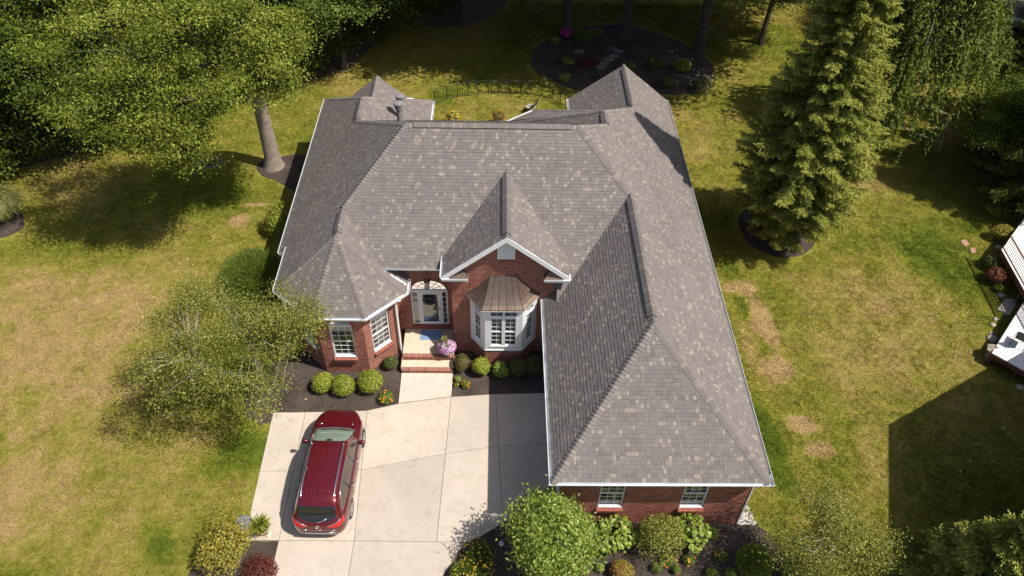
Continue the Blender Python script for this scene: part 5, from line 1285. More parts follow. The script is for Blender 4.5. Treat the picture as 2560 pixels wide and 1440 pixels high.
BI = birch(51, [stem_to((465,895),4.6,b0,-.05), stem_to((622,835),5.2,b0,.04), stem_to((752,795),5.0,b0,.12)],
  [(rel((465,895),4.6,b0),(1.7,1.25,1.2),44),(rel((505,765),5.2,b0),(1.15,1.0,1.0),24),(rel((622,835),5.2,b0),(1.6,1.2,1.3),40),(rel((752,795),5.0,b0),(1.15,1.1,1.25),32),(rel((625,975),3.9,b0),(1.2,.8,.85),18),(rel((405,800),4.8,b0),(.8,.7,.7),10)], 215, .066, .3)
plant_tree('birch_tree', BI, G(665,985), 'sparse pale birch with three white stems at the corner of the front bed', rz=0)
b1 = G(2030,1470)
BI2 = birch(52, [stem_to((2080,1345),3.0,b1,0), stem_to((2060,1260),3.3,b1,.05), stem_to((2180,1370),2.8,b1,.1)],
  [(rel((2080,1345),3.2,b1),(1.4,1.2,1.2),34),(rel((2060,1260),3.6,b1),(.8,.8,.9),18),(rel((2180,1370),3.0,b1),(1.0,.8,.8),20),(rel((1990,1380),2.6,b1),(.9,.8,.7),18),(rel((2110,1430),2.4,b1),(1.2,.7,.8),20)], 230, .058, .26)
plant_tree('birch_tree', BI2, G(2030,1470), 'sparse young birch on the lawn at the end of the garage bed', rz=0)

# ---- shrubs
def mound(seed, rx, ry, h, n, leaf, mat, up=.45, fill=.35, amt=.16, D=None, asp=.6, outb=1.0, name='foliage', spiky=0):
    rng = np.random.default_rng(seed); d = unit(rng.normal(size=(n, 3))); d[:, 2] = np.where(d[:, 2] < -.35, -d[:, 2], d[:, 2])
    r = (fill+(1-fill)*rng.random(n)**.4)*lobed(rng, d, amt, 14)*(1+rng.normal(0, .035, n)); P = d*r[:, None]*np.array([rx, ry, h*.52])+np.array([0, 0, h*.5]); P[:, 2] = np.maximum(P[:, 2], .03)
    Nn = d*outb+np.array([0, 0, up])+rng.normal(size=(n, 3))*.55; ls = leaf*rng.uniform(.7, 1.35, n)
    Dd = None if not spiky else d*spiky+np.array([0, 0, .5])+rng.normal(size=(n, 3))*.5
    if spiky: Nn = np.cross(Dd, rng.normal(size=(n, 3)))
    return leaf_mesh(name, P, Nn, ls, ls*asp, mat, rng, np.clip(rng.normal(.5, .22, n), 0, 1), Dd)
def stems(seed, rx, h, n=9, r=.012, mat=None):
    rng = np.random.default_rng(seed); b = MB()
    for i in range(n):
        a = rng.uniform(0, 6.28); k = rng.uniform(.3, .8); b.tube([V(0,0,-.02),V(math.cos(a)*rx*k*.4,math.sin(a)*rx*k*.4,h*.35),V(math.cos(a)*rx*k,math.sin(a)*rx*k,h*.75)], [r,r*.8,r*.4], 5, cap=False)
    return b.mesh('stem', mat or MT['twig'])
def shrub(name, px, rx, ry, h, n, leaf, mat, label, cat='shrub', group=None, seed=None, asp=.6, amt=.16, up=.45, spiky=0, fill=.35, zoff=.02, extra=()):
    seed = seed or R.randrange(9999); c = G(px[0], px[1], h*.5); t = thing(name, (c.x, c.y, zoff), label, cat, group)
    link('foliage', mound(seed, rx, ry, h, n, leaf, LM[mat], up, fill, amt, asp=asp, spiky=spiky), t); link('stem', stems(seed, rx, h), t)
    for (nm, me) in extra: link(nm, me, t)
    return t
def blossoms(seed, rx, ry, h, n, size, mat, k=7, top=.1, name='flowers'):
    """n flower heads of k petals over the mound"""
    rng = np.random.default_rng(seed); d = unit(rng.normal(size=(n*3, 3))); d = d[d[:, 2] > top][:n]; c = d*np.array([rx, ry, h*.54])*1.03+np.array([0, 0, h*.5])
    P = np.repeat(c, k, 0); dd = np.repeat(unit(d+np.array([0, 0, .5])), k, 0); t = unit(rng.normal(size=P.shape)); t = unit(t-(t*dd).sum(1, keepdims=True)*dd)
    return leaf_mesh(name, P+t*size*.35+dd*.01, dd+t*.25, size*.8, size*.55, LM[mat], rng, np.repeat(rng.random(len(c)), k), t)
GF = 'round lime shrubs in front of the turret'
for px, r_, lb in (((806,957),.43,'round lime green shrub nearest the birch in the turret bed'),((862,964),.45,'round lime green shrub in the middle of the row before the turret'),((923,956),.5,'largest round lime green shrub in the turret bed, nearest the marigolds')):
    shrub('spirea_shrub', px, r_, r_, r_*1.75, 3600, .075, 'lime', lb, 'shrub', GF, asp=.5, amt=.14, fill=.5)
shrub('small_shrub', (976,908), .33, .33, .62, 1900, .06, 'box', 'small dull green shrub between the turret wall and the porch')
shrub('bronze_shrub', (1154,908), .34, .36, .95, 2600, .06, 'bronze', 'upright bronze tinted shrub beside the porch steps')
shrub('variegated_shrub', (1201,919), .43, .43, .8, 2600, .085, 'lime', 'yellow green leafy shrub under the bay window, in full sun')
GS = 'green shrubs in the shade under the bay window'
for px, lb in (((1253,925),'green shrub half in shade, next to the yellow green one by the bay'),((1298,919),'shaded green shrub in the middle of the row under the bay'),((1334,913),'shaded green shrub against the garage wall')):
    shrub('green_shrub', px, .38, .38, .78, 2200, .075, 'bush' if px[0] == 1253 else 'box', lb, 'shrub', GS)
# marigolds and small bedding plants
def marigold(px, r_, h, n, label, mat='orange', lf='fine', group='marigolds and bedding flowers', leafn=500):
    seed = R.randrange(9999); return shrub('marigold_plant', px, r_, r_, h, leafn, .05, lf, label, 'flower', group, seed, extra=[('flowers', blossoms(seed, r_, r_, h, n, .06, mat, 8))])
marigold((966,994), .34, .4, 16, 'orange marigolds at the corner of the walk by the turret bed', leafn=1100)
marigold((1164,962), .19, .34, 9, 'orange marigold clump in the bed right of the walk')
marigold((1141,962), .1, .2, 2, 'tiny yellow bedding plant at the edge of the walk', 'yellow', leafn=160)
shrub('seedling', (1145,948), .15, .15, .28, 500, .05, 'bush', 'small grey green seedling clump right of the walk', 'plant')
for px, r_, n, lb, mt_ in (((1782,1335),.26,3,'marigold with few orange heads behind the broad leaved plant','orange'),((1508,1384),.2,2,'single orange marigold at the foot of the broad leaved plant','orange'),((1671,1401),.3,11,'dense orange marigold clump in front of the wispy shrub','orange'),
                           ((1722,1400),.25,4,'yellow orange marigold left of the bare mulch','orange'),((1803,1392),.22,6,'yellow bedding flower alone on bare mulch','yellow'),((1642,1420),.2,3,'low green clump with small yellow buds in the garage bed','yellow'),((1690,1424),.15,2,'tiny marigold below the dense orange clump','orange'),((1777,1435),.2,2,'small marigold near the round boxwood','orange')):
    marigold(px, r_, .34, n, lb, mt_, leafn=420)
shrub('seedling', (1500,1418), .17, .17, .3, 420, .06, 'bush', 'single small green seedling on bare mulch in the garage bed', 'plant')
shrub('barberry_shrub', (1556,1430), .4, .4, .6, 1900, .06, 'gold', 'gold and red tinted round shrub at the edge of the garage bed', extra=[('red_tips', mound(7, .4,.4,.64, 240, .06, LM['rust'], fill=.8))])
shrub('red_shrub', (1450,1462), .5, .35, .6, 1700, .07, 'red', 'dark red shrub under the big bright bush')
shrub('boxwood', (1885,1405), .64, .62, 1.1, 6500, .085, 'bush', 'round feathery bright green bush near the end of the garage bed', asp=.3, amt=.06, spiky=1.2, fill=.5)
shrub('variegated_shrub', (1975,1432), .3, .3, .55, 900, .09, 'hosta', 'small pale leaved shrub beside the round feathery bush')
shrub('low_shrub', (1830,1436), .25, .25, .35, 600, .06, 'bush', 'low green clump left of the round feathery bush')
shrub('wispy_shrub', (1648,1345), .72, .6, 1.5, 4200, .075, 'birch', 'wispy grey green shrub before the garage wall between the windows', amt=.35, fill=.15, extra=[('twig', stems(77,.6,1.4,26,.009))])
# coreopsis mound with yellow flowers
c = shrub('coreopsis_mound', (1195,1402), .62, .8, .75, 6500, .07, 'fine', 'wide mound of fine leaves dotted with yellow flowers at the drive edge', 'flower', asp=.22, amt=.2, spiky=1.0, extra=[('flowers', blossoms(88,.62,.8,.75,150,.045,'yellow',6))])
shrub('coreopsis_mound', (1160,1440), .5, .5, .6, 4000, .07, 'fine', 'second yellow green flowering mound lower along the drive edge', 'flower', asp=.22, spiky=1.0, extra=[('flowers', blossoms(89,.5,.5,.6,60,.04,'yellow',6))])
# big bright bush
BB = deciduous(61, 3.75, .55, 1.5, 210, 62, (.125,.48), LM['bush'], .06, MT['twig'], .22, flat=.8, low=-.75, inner=.55, upb=.6, nl=30)
bbp = G(1376,1335,2.2); plant_tree('bright_bush', BB, (bbp.x,bbp.y,0), 'big bright green leafy bush covering the garage corner', 'bush', rz=1.3)
# broad leaved plants: every leaf its own piece
def broad(px, rx, h, n, label):
    c = G(px[0], px[1], h*.5); t = thing('broad_leaf_plant', (c.x, c.y, .02), label, 'plant', 'broad leaved plants at the garage wall'); rng = np.random.default_rng(int(px[0])); link('stem', stems(int(px[0]), rx, h, 12), t)
    ms = []
    for k in range(6):
        b = MB(); L_, W_ = .17, .145; val = .1+.17*k; mid = [V(0,L_*q,.035*math.sin(q*2.6)) for q in (0,.35,.7,1)]
        for s in (-1, 1):
            ed = [V(0,0,0),V(s*W_*.5,L_*.3,.03),V(s*W_*.4,L_*.68,.02),V(0,L_,mid[3].z)]
            for i in range(3): b.poly([mid[i], ed[i], ed[i+1], mid[i+1]] if i not in (0, 2) else ([mid[0], ed[1], mid[1]] if i == 0 else [mid[2], ed[2], mid[3]]), 0, val)
        ms.append(b.mesh('leaf', LM['hosta'], smooth=True))
    for i in range(n):
        d = unit(rng.normal(size=3)); d[2] = abs(d[2])*1.0-.15; r_ = rng.uniform(.55, 1)
        p = np.array([d[0]*rx*r_, d[1]*rx*r_, max(.08, h*.45+d[2]*h*.52*r_)]); o = link('leaf', ms[rng.integers(6)], t); o.location = p
        yv = Vector((d[0], d[1], -.15)).normalized(); yv = (yv+Vector(rng.normal(size=3)*.5)).normalized(); zv = Vector((d[0]*.6, d[1]*.6, .75))+Vector(rng.normal(size=3)*.3); zv = (zv-zv.dot(yv)*yv).normalized(); xv = yv.cross(zv); s = rng.uniform(.75, 1.3)
        M4 = Matrix((xv*s, yv*s, zv*s)).transposed().to_4x4(); M4.translation = Vector(p); o.matrix_local = M4
broad((1540,1335), .66, 1.3, 295, 'broad leaved green plant under the left garage window'); broad((1722,1330), .66, 1.3, 295, 'broad leaved green plant under the right garage window')
# lower left corner: golden shrub with bare twigs, barberry
t = shrub('golden_shrub', (560,1375), 1.2, 1.0, 1.35, 3000, .085, 'gold', 'loose golden green shrub with bare twigs by the drive corner', amt=.7, fill=.2, extra=[('twig', stems(91,1.0,1.35,34,.012,MT['birchbark']))])
shrub('red_shrub', (655,1425), .55, .5, .5, 2200, .06, 'red', 'low dark red barberry beside the drive corner', amt=.35, fill=.2)
shrub('golden_shrub', (580,1330), .5, .4, .9, 1700, .08, 'gold', 'smaller golden shrub touching the grey bin')
# beside the house
shrub('fine_shrub', (640,690), 1.25, 1.25, 1.7, 9000, .2, 'fine', 'fine stranded green shrub behind the birch by the house wall', asp=.09, amt=.3, spiky=1.4, fill=.3)
shrub('fine_shrub', (600,735), .7, .7, .9, 3500, .16, 'fine', 'lower stranded green shrub at the lawn side behind the birch', asp=.09, amt=.3, spiky=1.4, fill=.3)
shrub('rose_shrub', (693,555), .6, .8, 1.6, 1900, .09, 'lime', 'yellow green climbing rose against the west wall', amt=.4, fill=.2, extra=[('flowers', blossoms(95,.6,.8,1.6,14,.06,'yellow',6,-.2))])
# tall ornamental grass
def grass_clump(seed, r_, h, n, mat):
    rng = np.random.default_rng(seed); b = MB()
    for i in range(n):
        a = rng.uniform(0, 6.28); o = rng.uniform(.25, 1)*r_; hh = h*rng.uniform(.7, 1.05)*(1-.3*(o/r_)**2); d = Vector((math.cos(a), math.sin(a), 0)); s = d.cross(V(0,0,1))*.012; p0 = d*o*.25; p1 = d*o*.55+V(0,0,hh*.65); p2 = d*o*.9+V(0,0,hh); p3 = d*o*1.3+V(0,0,hh*.86); val = rng.random()
        for (q0, q1, w0, w1) in ((p0,p1,1,1),(p1,p2,1,.7),(p2,p3,.7,.1)): b.poly([q0-s*w0, q0+s*w0, q1+s*w1, q1-s*w1], 0, val)
    return b.mesh('blades', mat)
gp_ = G(15,548); t = thing('ornamental_grass', gp_, 'tall pale ornamental grass clump in its own mulch ring on the lawn', 'grass'); link('blades', grass_clump(3, 1.2, 1.8, 1900, LM['straw']), t)
# neighbour's planting by the deck
shrub('rust_shrub', (2490,690), .55, .5, .8, 1500, .1, 'rust', 'rusty red shrub below the deck railing'); shrub('low_shrub', (2475,655), .45, .45, .6, 1000, .08, 'box', 'small green shrub above the rusty red shrub'); shrub('gold_shrub', (2510,585), .7, .45, .8, 1600, .09, 'gold', 'yellow green shrub at the upper deck corner')
shrub('low_shrub', (2500,722), .25, .2, .35, 500, .07, 'lime', 'small bright plant between rusty shrub and stones')
# plants in the dark back bed
for k, (px, r_, lb, mt_) in enumerate((((1420,155),.5,'lone green plant in the left half of the dark back bed','bush'),((1455,90),.7,'bright fern beside the basket trunk in the dark back bed','fine'),((1388,100),.45,'small leafy plant left of the basket trunk','bush'),((1492,80),.45,'leafy plant near the thick trunk of the back bed','bush'),((1577,165),.4,'bright lime plant behind the rear gable','lime'),((1637,158),.55,'dull green plant behind the house in the dark bed','box'),((1705,165),.6,'pale leaved plant at the sunny end of the dark bed','hosta'),((1668,205),.6,'low spreading blue green shrub on the sunny mulch','box'),((1470,160),.6,'dark purple red plant in the dark back bed','red'),((1415,195),.4,'pale tufted plant near the curved fence','straw'))):
    shrub('bed_plant', px, r_, r_*.8, r_*1.1, 900, .12, mt_, lb, 'plant', amt=.3)
shrub('dark_shrub', (1752,215), .7, .6, .9, 1100, .12, 'box', 'dark leaved shrub at the right end of the back bed', amt=.35)
# ================================================================== SMALL THINGS ROUND THE HOUSE
# potted petunias on the porch
pc = V(-2.08,21.42,.4); t = thing('flower_pot', pc, 'pot of pink and white petunias on the porch edge', 'flower pot')
b = MB(); b.lathe([(.0,0),(.15,0),(.17,.02),(.21,.26),(.225,.3),(.2,.3),(.19,.24),(.0,.24)], pc, 24); b.build('pot', plain('pale_pot', (.5,.46,.4), .7), t, smooth=True)
f_ = link('foliage', mound(71,.36,.34,.55,1300,.08,LM['fine'],fill=.4), t); f_.location = (0,0,.18); f_ = link('flowers', blossoms(72,.38,.36,.56,230,.085,'pink',6,-.45), t); f_.location = (0,0,.18)
f_ = link('leaf_tuft', mound(73,.16,.16,.45,160,.16,LM['straw'],asp=.16,spiky=1.5), t); f_.location = (-.04,.06,.5)
# wreath
wc = V(-2.82,22.84,2.22); t = thing('door_wreath', wc, 'dark grey feathery wreath hung on the front door glass', 'wreath')
rng = np.random.default_rng(5); n = 900; a = rng.uniform(0, 6.28, n); rr_ = .19+rng.normal(0, .045, n); P_w = np.stack([rr_*np.cos(a), rng.normal(0, .02, n)-.03, rr_*np.sin(a)], 1)
Dw = np.stack([np.cos(a+.9), rng.normal(0, .4, n), np.sin(a+.9)], 1); link('feathers', leaf_mesh('feathers', P_w, np.array([0, -1, .3])+rng.normal(size=(n, 3))*.6, .12, .03, attr_mat('wreath_feather', [(0, (.012,.012,.016)), (.7, (.05,.05,.06)), (1, (.22,.22,.25))], .7), rng, None, Dw), t)
# bin with round lid, potted fern at the drive corner
bc_ = G(617,1330,.0); bp = V(bc_.x, bc_.y, .035); grey = plain('grey_bin', (.17,.17,.2), .5, nz=(4,.08))
t = thing('rubbish_bin', bp, 'round grey lidded bin at the corner of the drive', 'bin')
b = MB(); b.lathe([(.0,0),(.22,0),(.235,.03),(.27,.58),(.29,.58),(.29,.62),(.27,.62)], bp, 28); b.build('bin_body', grey, t, smooth=False)
b = MB(); b.lathe([(.305,.6),(.305,.655),(.28,.67),(.22,.675),(.2,.66),(.15,.66),(.135,.69),(.13,.715),(.08,.715),(.07,.69),(.0,.69)], bp, 28); lid = b.build('lid', grey, t); smooth_angle(lid, 50)
b = MB(); b.tube([bp+V(.22,.1,.68),bp+V(.3,.14,.68),bp+V(.31,.13,.55)], .018, 6); b.build('lid_handle', MT['black'], t)
fc = G(660,1332,.0); fp_ = V(fc.x, fc.y, .035); t = thing('fern_pot', fp_, 'green fern in a cracked pale clay pot beside the grey bin', 'plant pot')
b = MB(); b.lathe([(.0,0),(.14,0),(.2,.24),(.215,.26),(.19,.26),(.17,.2),(.0,.2)], fp_, 20); b.build('pot', plain('pink_clay', (.6,.42,.3), .8), t, smooth=True)
f_ = link('fronds', grass_clump(8, .42, .7, 260, LM['lime']), t); f_.location = (0,0,.16); f_ = link('leaves', mound(9,.3,.3,.5,700,.09,LM['fine'],asp=.3,spiky=1), t); f_.location = (0,0,.16)
b = MB(); b.prism([fp_+V(.16,-.2,0),fp_+V(.3,-.12,0),fp_+V(.28,.02,0),fp_+V(.2,-.02,0)], .035, .12); tag(b.build('clay_shard', plain('pale_clay', (.7,.6,.48), .8)), 'broken pale clay shard lying on the concrete by the fern pot', 'shard')
# glass solar light in the bed
sp_ = G(1253,1362,.1); t = thing('solar_light', (sp_.x,sp_.y,.02), 'small round glass solar light in the dark garage bed', 'garden light')
b = MB(); b.lathe([(.0,.02),(.06,.02),(.09,.06),(.1,.1),(.085,.14),(.0,.16)], (sp_.x,sp_.y,.1), 18); b.build('globe', glass('frosted_globe', (.4,.42,.45), .2), t, smooth=True); b = MB(); b.tube([V(sp_.x,sp_.y,0),V(sp_.x,sp_.y,.13)], .015, 8); b.build('stake', MT['black'], t)
# white pebble strip along the garage wall
rng = np.random.default_rng(4); b = MB()
x0, y0 = 8.92, 13.75
pk_, cnt = [], 0
for i in range(620):
    yy_ = y0+rng.random()**1.6*3.6; ww = .55*(1-(yy_-y0)/4.2)+.04; xx = x0+.03+rng.random()*ww
    if yy_ < 14.0: xx = x0-.05+rng.random()*(ww+.1)
    s = rng.uniform(.02, .042); v0 = len(b.v); val = rng.random()
    for k in range(6):
        a = k*math.pi/3+rng.random(); b.v.append((xx+s*math.cos(a)*rng.uniform(.8,1.2), yy_+s*math.sin(a)*rng.uniform(.8,1.2), .012+rng.random()*.008))
    b.v.append((xx, yy_, .02+s*.9))
    for k in range(6): b.f.append((v0+k, v0+(k+1)%6, v0+6)); b.m.append(0); b.a.append(val)
tag(b.build('pebbles', attr_mat('white_pebble', [(0,(.3,.27,.24)),(.5,(.55,.52,.48)),(1,(.75,.73,.7))], .8)), 'white pebbles along the garage side wall', kind='stuff')
# drain grate
g0 = G(525,410); t = thing('drain_grate', (g0.x,g0.y,0), 'dark rectangular drain grate in a pale concrete frame on the shaded lawn', 'drain'); t.rotation_euler.z = .12
b = MB(); 
for (a, c) in (((-.62,-.4),(.62,-.3)),((-.62,.3),(.62,.4)),((-.62,-.3),(-.52,.3)),((.52,-.3),(.62,.3))): b.box((*a,-.02),(*c,.07))
b.build('frame', plain('grate_frame', (.16,.15,.13), .9), t, local=True)
b = MB(); b.box((-.52,-.3,-.02),(.52,.3,.01)); b.build('pit', MT['dark'], t, local=True)
for k in range(10): b = MB(); b.box((-.5+k*.105,-.3,.03),(-.47+k*.105,.3,.055)); b.build('bar', MT['dark'], t, local=True)
# fallen leaves
rng = np.random.default_rng(6); pts = []
for px in ((558,1206),(432,1243),(583,1247),(440,690),(385,745),(407,775),(300,815),(470,650),(525,605),(620,470),(30,945),(655,1052),(680,1033),(722,870),(757,858),(2400,1180),(2425,1155),(2482,1155),(2507,1072),(2440,1240),(1680,240),(1740,242),(1178,218),(1535,190),(2290,1010),(640,1055),(900,985),(765,1000),(500,1045),(300,560)):
    p = G(*px); pts.append((p.x, p.y, .045))
pts += [(p[0]+rng.normal()*4, p[1]+rng.normal()*4, .045) for p in pts[:9]]
n = len(pts); tag(link('fallen_leaves', leaf_mesh('fallen_leaves', np.array(pts), np.array([0,0,1])+rng.normal(size=(n,3))*.3, .11, .08, leaf_mat('fallen_leaf', [(0,(.4,.22,.08)),(1,(.75,.62,.35))], .1), rng)), 'scattered pale fallen leaves on the lawn', kind='stuff')

# ================================================================== BACK YARD
# curved low black fence: each panel between two posts
fpx = [(1087,262),(1118,248),(1144,243),(1170,240),(1195,235.5),(1221,233.5),(1247,233),(1274,233.5),(1301,234),(1328,236),(1354,240),(1380,248),(1400,260),(1418,272)]
fence = thing('metal_fence', G(1247,233), 'low black metal fence curving round the back lawn', 'fence')
pts = [G(*p) for p in fpx]; Hf = .92
for i, p in enumerate(pts):
    b = MB(); b.box((p.x-.022,p.y-.022,0),(p.x+.022,p.y+.022,Hf+.06)); b.build('post', MT['dark'], fence)
    if i < len(pts)-1:
        q = pts[i+1]; b = MB()
        for z in (.08, Hf): b.tube([p+V(0,0,z), q+V(0,0,z)], .014, 5)
        r_ = b.build('rail', MT['dark'], fence)
        n = int((q-p).length/.11)
        for k in range(1, n): s_ = p.lerp(q, k/n); b = MB(); b.tube([s_+V(0,0,.08), s_+V(0,0,Hf)], .0045, 4, cap=False); b.build('picket', MT['dark'], r_)
b = MB(); g1, g2 = G(1228,233.5), G(1248,233.2)
for (u0_, u1_) in ((1228,1246),(1252,1272)):
    a, c = G(u0_,233.6), G(u1_,233.6); b.tube([a+V(0,-.05,.08),a+V(0,-.05,.85),c+V(0,-.05,.85),c+V(0,-.05,.08),a+V(0,-.05,.08)], .018, 5)
b.build('gate', MT['dark'], fence)
# patio chair, two pots of mums
ch = G(1326,280); t = thing('patio_chair', (ch.x,ch.y,0), 'sling patio chair with tilted back standing behind the roof edge', 'chair'); t.rotation_euler.z = -.5
slg = plain('sling_fabric', (.36,.32,.28), .8)
b = MB(); b.poly([V(-.28,-.25,.42),V(.28,-.25,.42),V(.28,.25,.38),V(-.28,.25,.38)]); b.build('seat', slg, t, local=True)
b = MB(); b.poly([V(.24,-.26,.4),V(.24,.26,.4),V(.46,.26,1.1),V(.46,-.26,1.1)]); b.build('backrest', plain('sling_back', (.1,.085,.075), .8), t, local=True)
for s in (-1, 1):
    b = MB(); b.tube([V(.3,s*.28,0),V(.25,s*.28,.42),V(.48,s*.27,1.12)], .016, 6); b.tube([V(-.3,s*.28,0),V(-.26,s*.28,.42),V(-.22,s*.3,.64),V(.3,s*.3,.66)], .016, 6); b.build('frame', MT['dark'], t, local=True)
for px, mt_, lb in (((1133,297),'yellow','pot of yellow mums on the patio behind the ridge'),((1246,297),'redpet','pot of red mums on the patio behind the ridge')):
    c = G(px[0], px[1]+14); t = thing('mum_pot', c, lb, 'flower pot', 'patio flower pots'); s_ = R.randrange(999)
    b = MB(); b.lathe([(0,0),(.2,0),(.26,.4),(.28,.42),(.24,.42),(0,.36)], c, 18); b.build('pot', plain('patio_pot', (.45,.42,.38), .8), t, smooth=True)
    f_ = link('foliage', mound(s_,.38,.38,.5,600,.08,LM['fine']), t); f_.location = (0,0,.35); f_ = link('flowers', blossoms(s_,.36,.36,.5,70,.08,mt_,6,-.1), t); f_.location = (0,0,.35)
# hanging basket on the slim trunk
hb = GY(1415,84,G(1415,88).y-.55); t = thing('hanging_basket', hb, 'bright pink flower basket hanging on the slim back trunk', 'basket')
b = MB(); b.lathe([(0,-.25),(.16,-.2),(.24,0),(.2,0)], hb, 14); b.tube([hb+V(0,0,0),hb+V(0,0,.5),hb+V(0,.5,.6)], .012, 5); b.build('basket', MT['bark2'], t); link('flowers', blossoms(19,.38,.38,.6,130,.13,'magenta',6,-.3), t).location = (0,0,-.25); link('foliage', mound(20,.3,.3,.45,260,.1,LM['box']), t).location = (0,0,-.2)
# stepping stones in the back bed
for i, px in enumerate(((1510,160),(1522,150),(1535,141),(1545,130),(1500,170),(1450,130))):
    c = G(*px); b = MB(); n = 7; b.prism([(c.x+.42*math.cos(k*6.28/n)*R.uniform(.7,1.1), c.y+.3*math.sin(k*6.28/n)*R.uniform(.7,1.1)) for k in range(n)], 0, .07); tag(b.build('stepping_stone', plain('flagstone', (.2,.18,.16), .9)), 'flat stepping stone in the dark back bed', 'stone', 'stepping stones in the back bed')
# swing frame
t = thing('swing_frame', G(2345,380), 'weathered timber swing frame in the shade of the dark trees', 'swing'); tim = plain('grey_timber', (.3,.25,.19), .9, nz=(3,.2))
p1, p2 = G(2347,383), G(2225,330); z_ = 2.0
tp1, tp2 = p1+V(.1,.9,z_), p2+V(.1,.9,z_)
b = MB(); b.tube([tp1,tp2], .07, 6); b.build('beam', tim, t)
for (p, q) in ((p1,tp1),(p1+V(.3,1.9,0),tp1),(p2,tp2),(p2+V(.3,1.9,0),tp2)): b = MB(); b.tube([p,q], .065, 6); b.build('leg', tim, t)
b = MB(); b.tube([p1.lerp(tp1,.25),p2.lerp(tp2,.25)], .045, 6); b.build('lower_rail', tim, t)
# ---- neighbour's decks
dk = thing('timber_deck', G(2540,640), 'white topped raised deck with red brown railing at the lawn edge', 'deck'); wht = plain('white_decking', (.7,.69,.68), .6, nz=(3,.06)); redw = plain('red_brown_timber', (.13,.05,.035), .7, nz=(5,.2))
a, bq = G(2553,557,1.0), G(2504,624,1.0); cq = G(2566,735,1.0)
e1 = (bq-a); e2 = (cq-bq); e1n = e1.normalized(); perp = V(-e1n.y, e1n.x, 0)
if perp.x < 0: perp = -perp
Ln = 8.5; nb = 38; L2 = e2.length+4; e2n = e2.normalized()
for k in range(nb):
    p = bq+e2n*(k*.145); q = MB(); off0 = 0; dirv = -e1n
    q.obox(p+V(0,0,-.03), e2n*.139, dirv*6.5, V(0,0,.03)); q.build('deck_board', wht, dk)
b = MB(); b.obox(bq+V(0,0,-.3)-e2n*.02, e2n*(nb*.145), dirv*.04, V(0,0,.27)); b.obox(bq-e2n*.04+V(0,0,-.3), e2n*.04, dirv*6.5, V(0,0,.27)); b.build('rim_joist', redw, dk)
for k in range(0, 5): b = MB(); p = bq+e2n*(k*1.3+.05); b.obox(p+V(0,0,-1.0)+dirv*.06, e2n*.1, dirv*.1, V(0,0,.8)); b.build('post', redw, dk)
b = MB(); b.obox(bq+V(0,0,.86), e2n*5.3, dirv*.12, V(0,0,.04)); b.obox(bq+V(0,0,.1), e2n*5.3, dirv*.05, V(0,0,.06)); rl = b.build('railing', redw, dk)
for k in range(38): b = MB(); p = bq+e2n*(k*.14+.03); b.obox(p+V(0,0,.1), e2n*.04, dirv*.04, V(0,0,.77)); b.build('baluster', redw, rl)
dk2 = thing('low_deck', G(2540,880), 'lower white plank deck with a chair on it', 'deck'); a, bq, cq = G(2562,752,.7), G(2480,882,.7), G(2566,930,.7)
e1n = (a-bq).normalized(); e2n = (cq-bq).normalized()
for k in range(34): q = MB(); p = bq+e2n*(k*.145); q.obox(p+V(0,0,-.03), e2n*.139, e1n*7.5, V(0,0,.03)); q.build('deck_board', wht, dk2)
b = MB(); b.obox(bq+V(0,0,-.28)-e1n*.03, e2n*5, e1n*.03, V(0,0,.24)); b.obox(bq+V(0,0,-.28)-e2n*.03, e2n*.03, e1n*7.5, V(0,0,.24))
for k in range(5): b.obox(bq+e2n*(k*1.1)+V(0,0,-.7)+e1n*.02, e2n*.1, e1n*.1, V(0,0,.45))
b.build('skirt', redw, dk2)
c = G(2545,860,.7); t = thing('deck_chair', (c.x,c.y,.7), 'dark metal chair standing on the lower white deck', 'chair'); t.rotation_euler.z = 2.4
b = MB(); b.poly([V(-.25,-.25,.42),V(.25,-.25,.42),V(.25,.25,.42),V(-.25,.25,.42)]); b.build('seat', MT['dark'], t, local=True); b = MB(); b.poly([V(-.25,.25,.42),V(.25,.25,.42),V(.25,.38,.95),V(-.25,.38,.95)]); b.build('backrest', MT['dark'], t, local=True)
for sx_ in (-1, 1):
    for sy_ in (-1, 1): b = MB(); b.tube([V(sx_*.25,sy_*.25,.42),V(sx_*.28,sy_*.3,0)], .016, 5); b.build('leg', MT['dark'], t, local=True)
# stones and lantern round the deck
stone = plain('field_stone', (.36,.31,.26), .9, nz=(4,.25), bmp=(12,.6,.05))
for i, (px, r_, lb) in enumerate((((2480,848),.25,'round field stone near the low deck corner'),((2482,812),.14,'small flat stone near the paving slab'),((2490,798),.15,'small pale stone near the paving slab'),((2478,833),.1,'reddish small stone beside the round field stone'),((2550,968),.2,'grey stone lying in the shade below the deck'),((2502,738),.2,'brown stone below the rusty red shrub'),((2497,620),.22,'pale stone at the upper deck corner'))):
    c = G(*px); b = MB(); b.lathe([(0,r_*.55),(r_*.6,r_*.48),(r_*.95,r_*.2),(r_,0),(r_*.9,-.05)], c, 10, sx=R.uniform(.9,1.2), sy=R.uniform(.7,1)); b.v = [(x+R.uniform(-.02,.02), y+R.uniform(-.02,.02), z+R.uniform(-.01,.01)) for x, y, z in b.v]; tag(b.build('field_stone', stone, smooth=True), lb, 'stone')
b = MB(); b.prism([G(*p)[:2] for p in ((2512,748),(2545,752),(2522,790),(2492,775))], 0, .05); tag(b.build('paving_slab', plain('gravel_paving', (.4,.34,.28), .95, nz=(14,.3), bmp=(40,.6,.02))), 'gravelly paving slab between the two decks', 'paving')
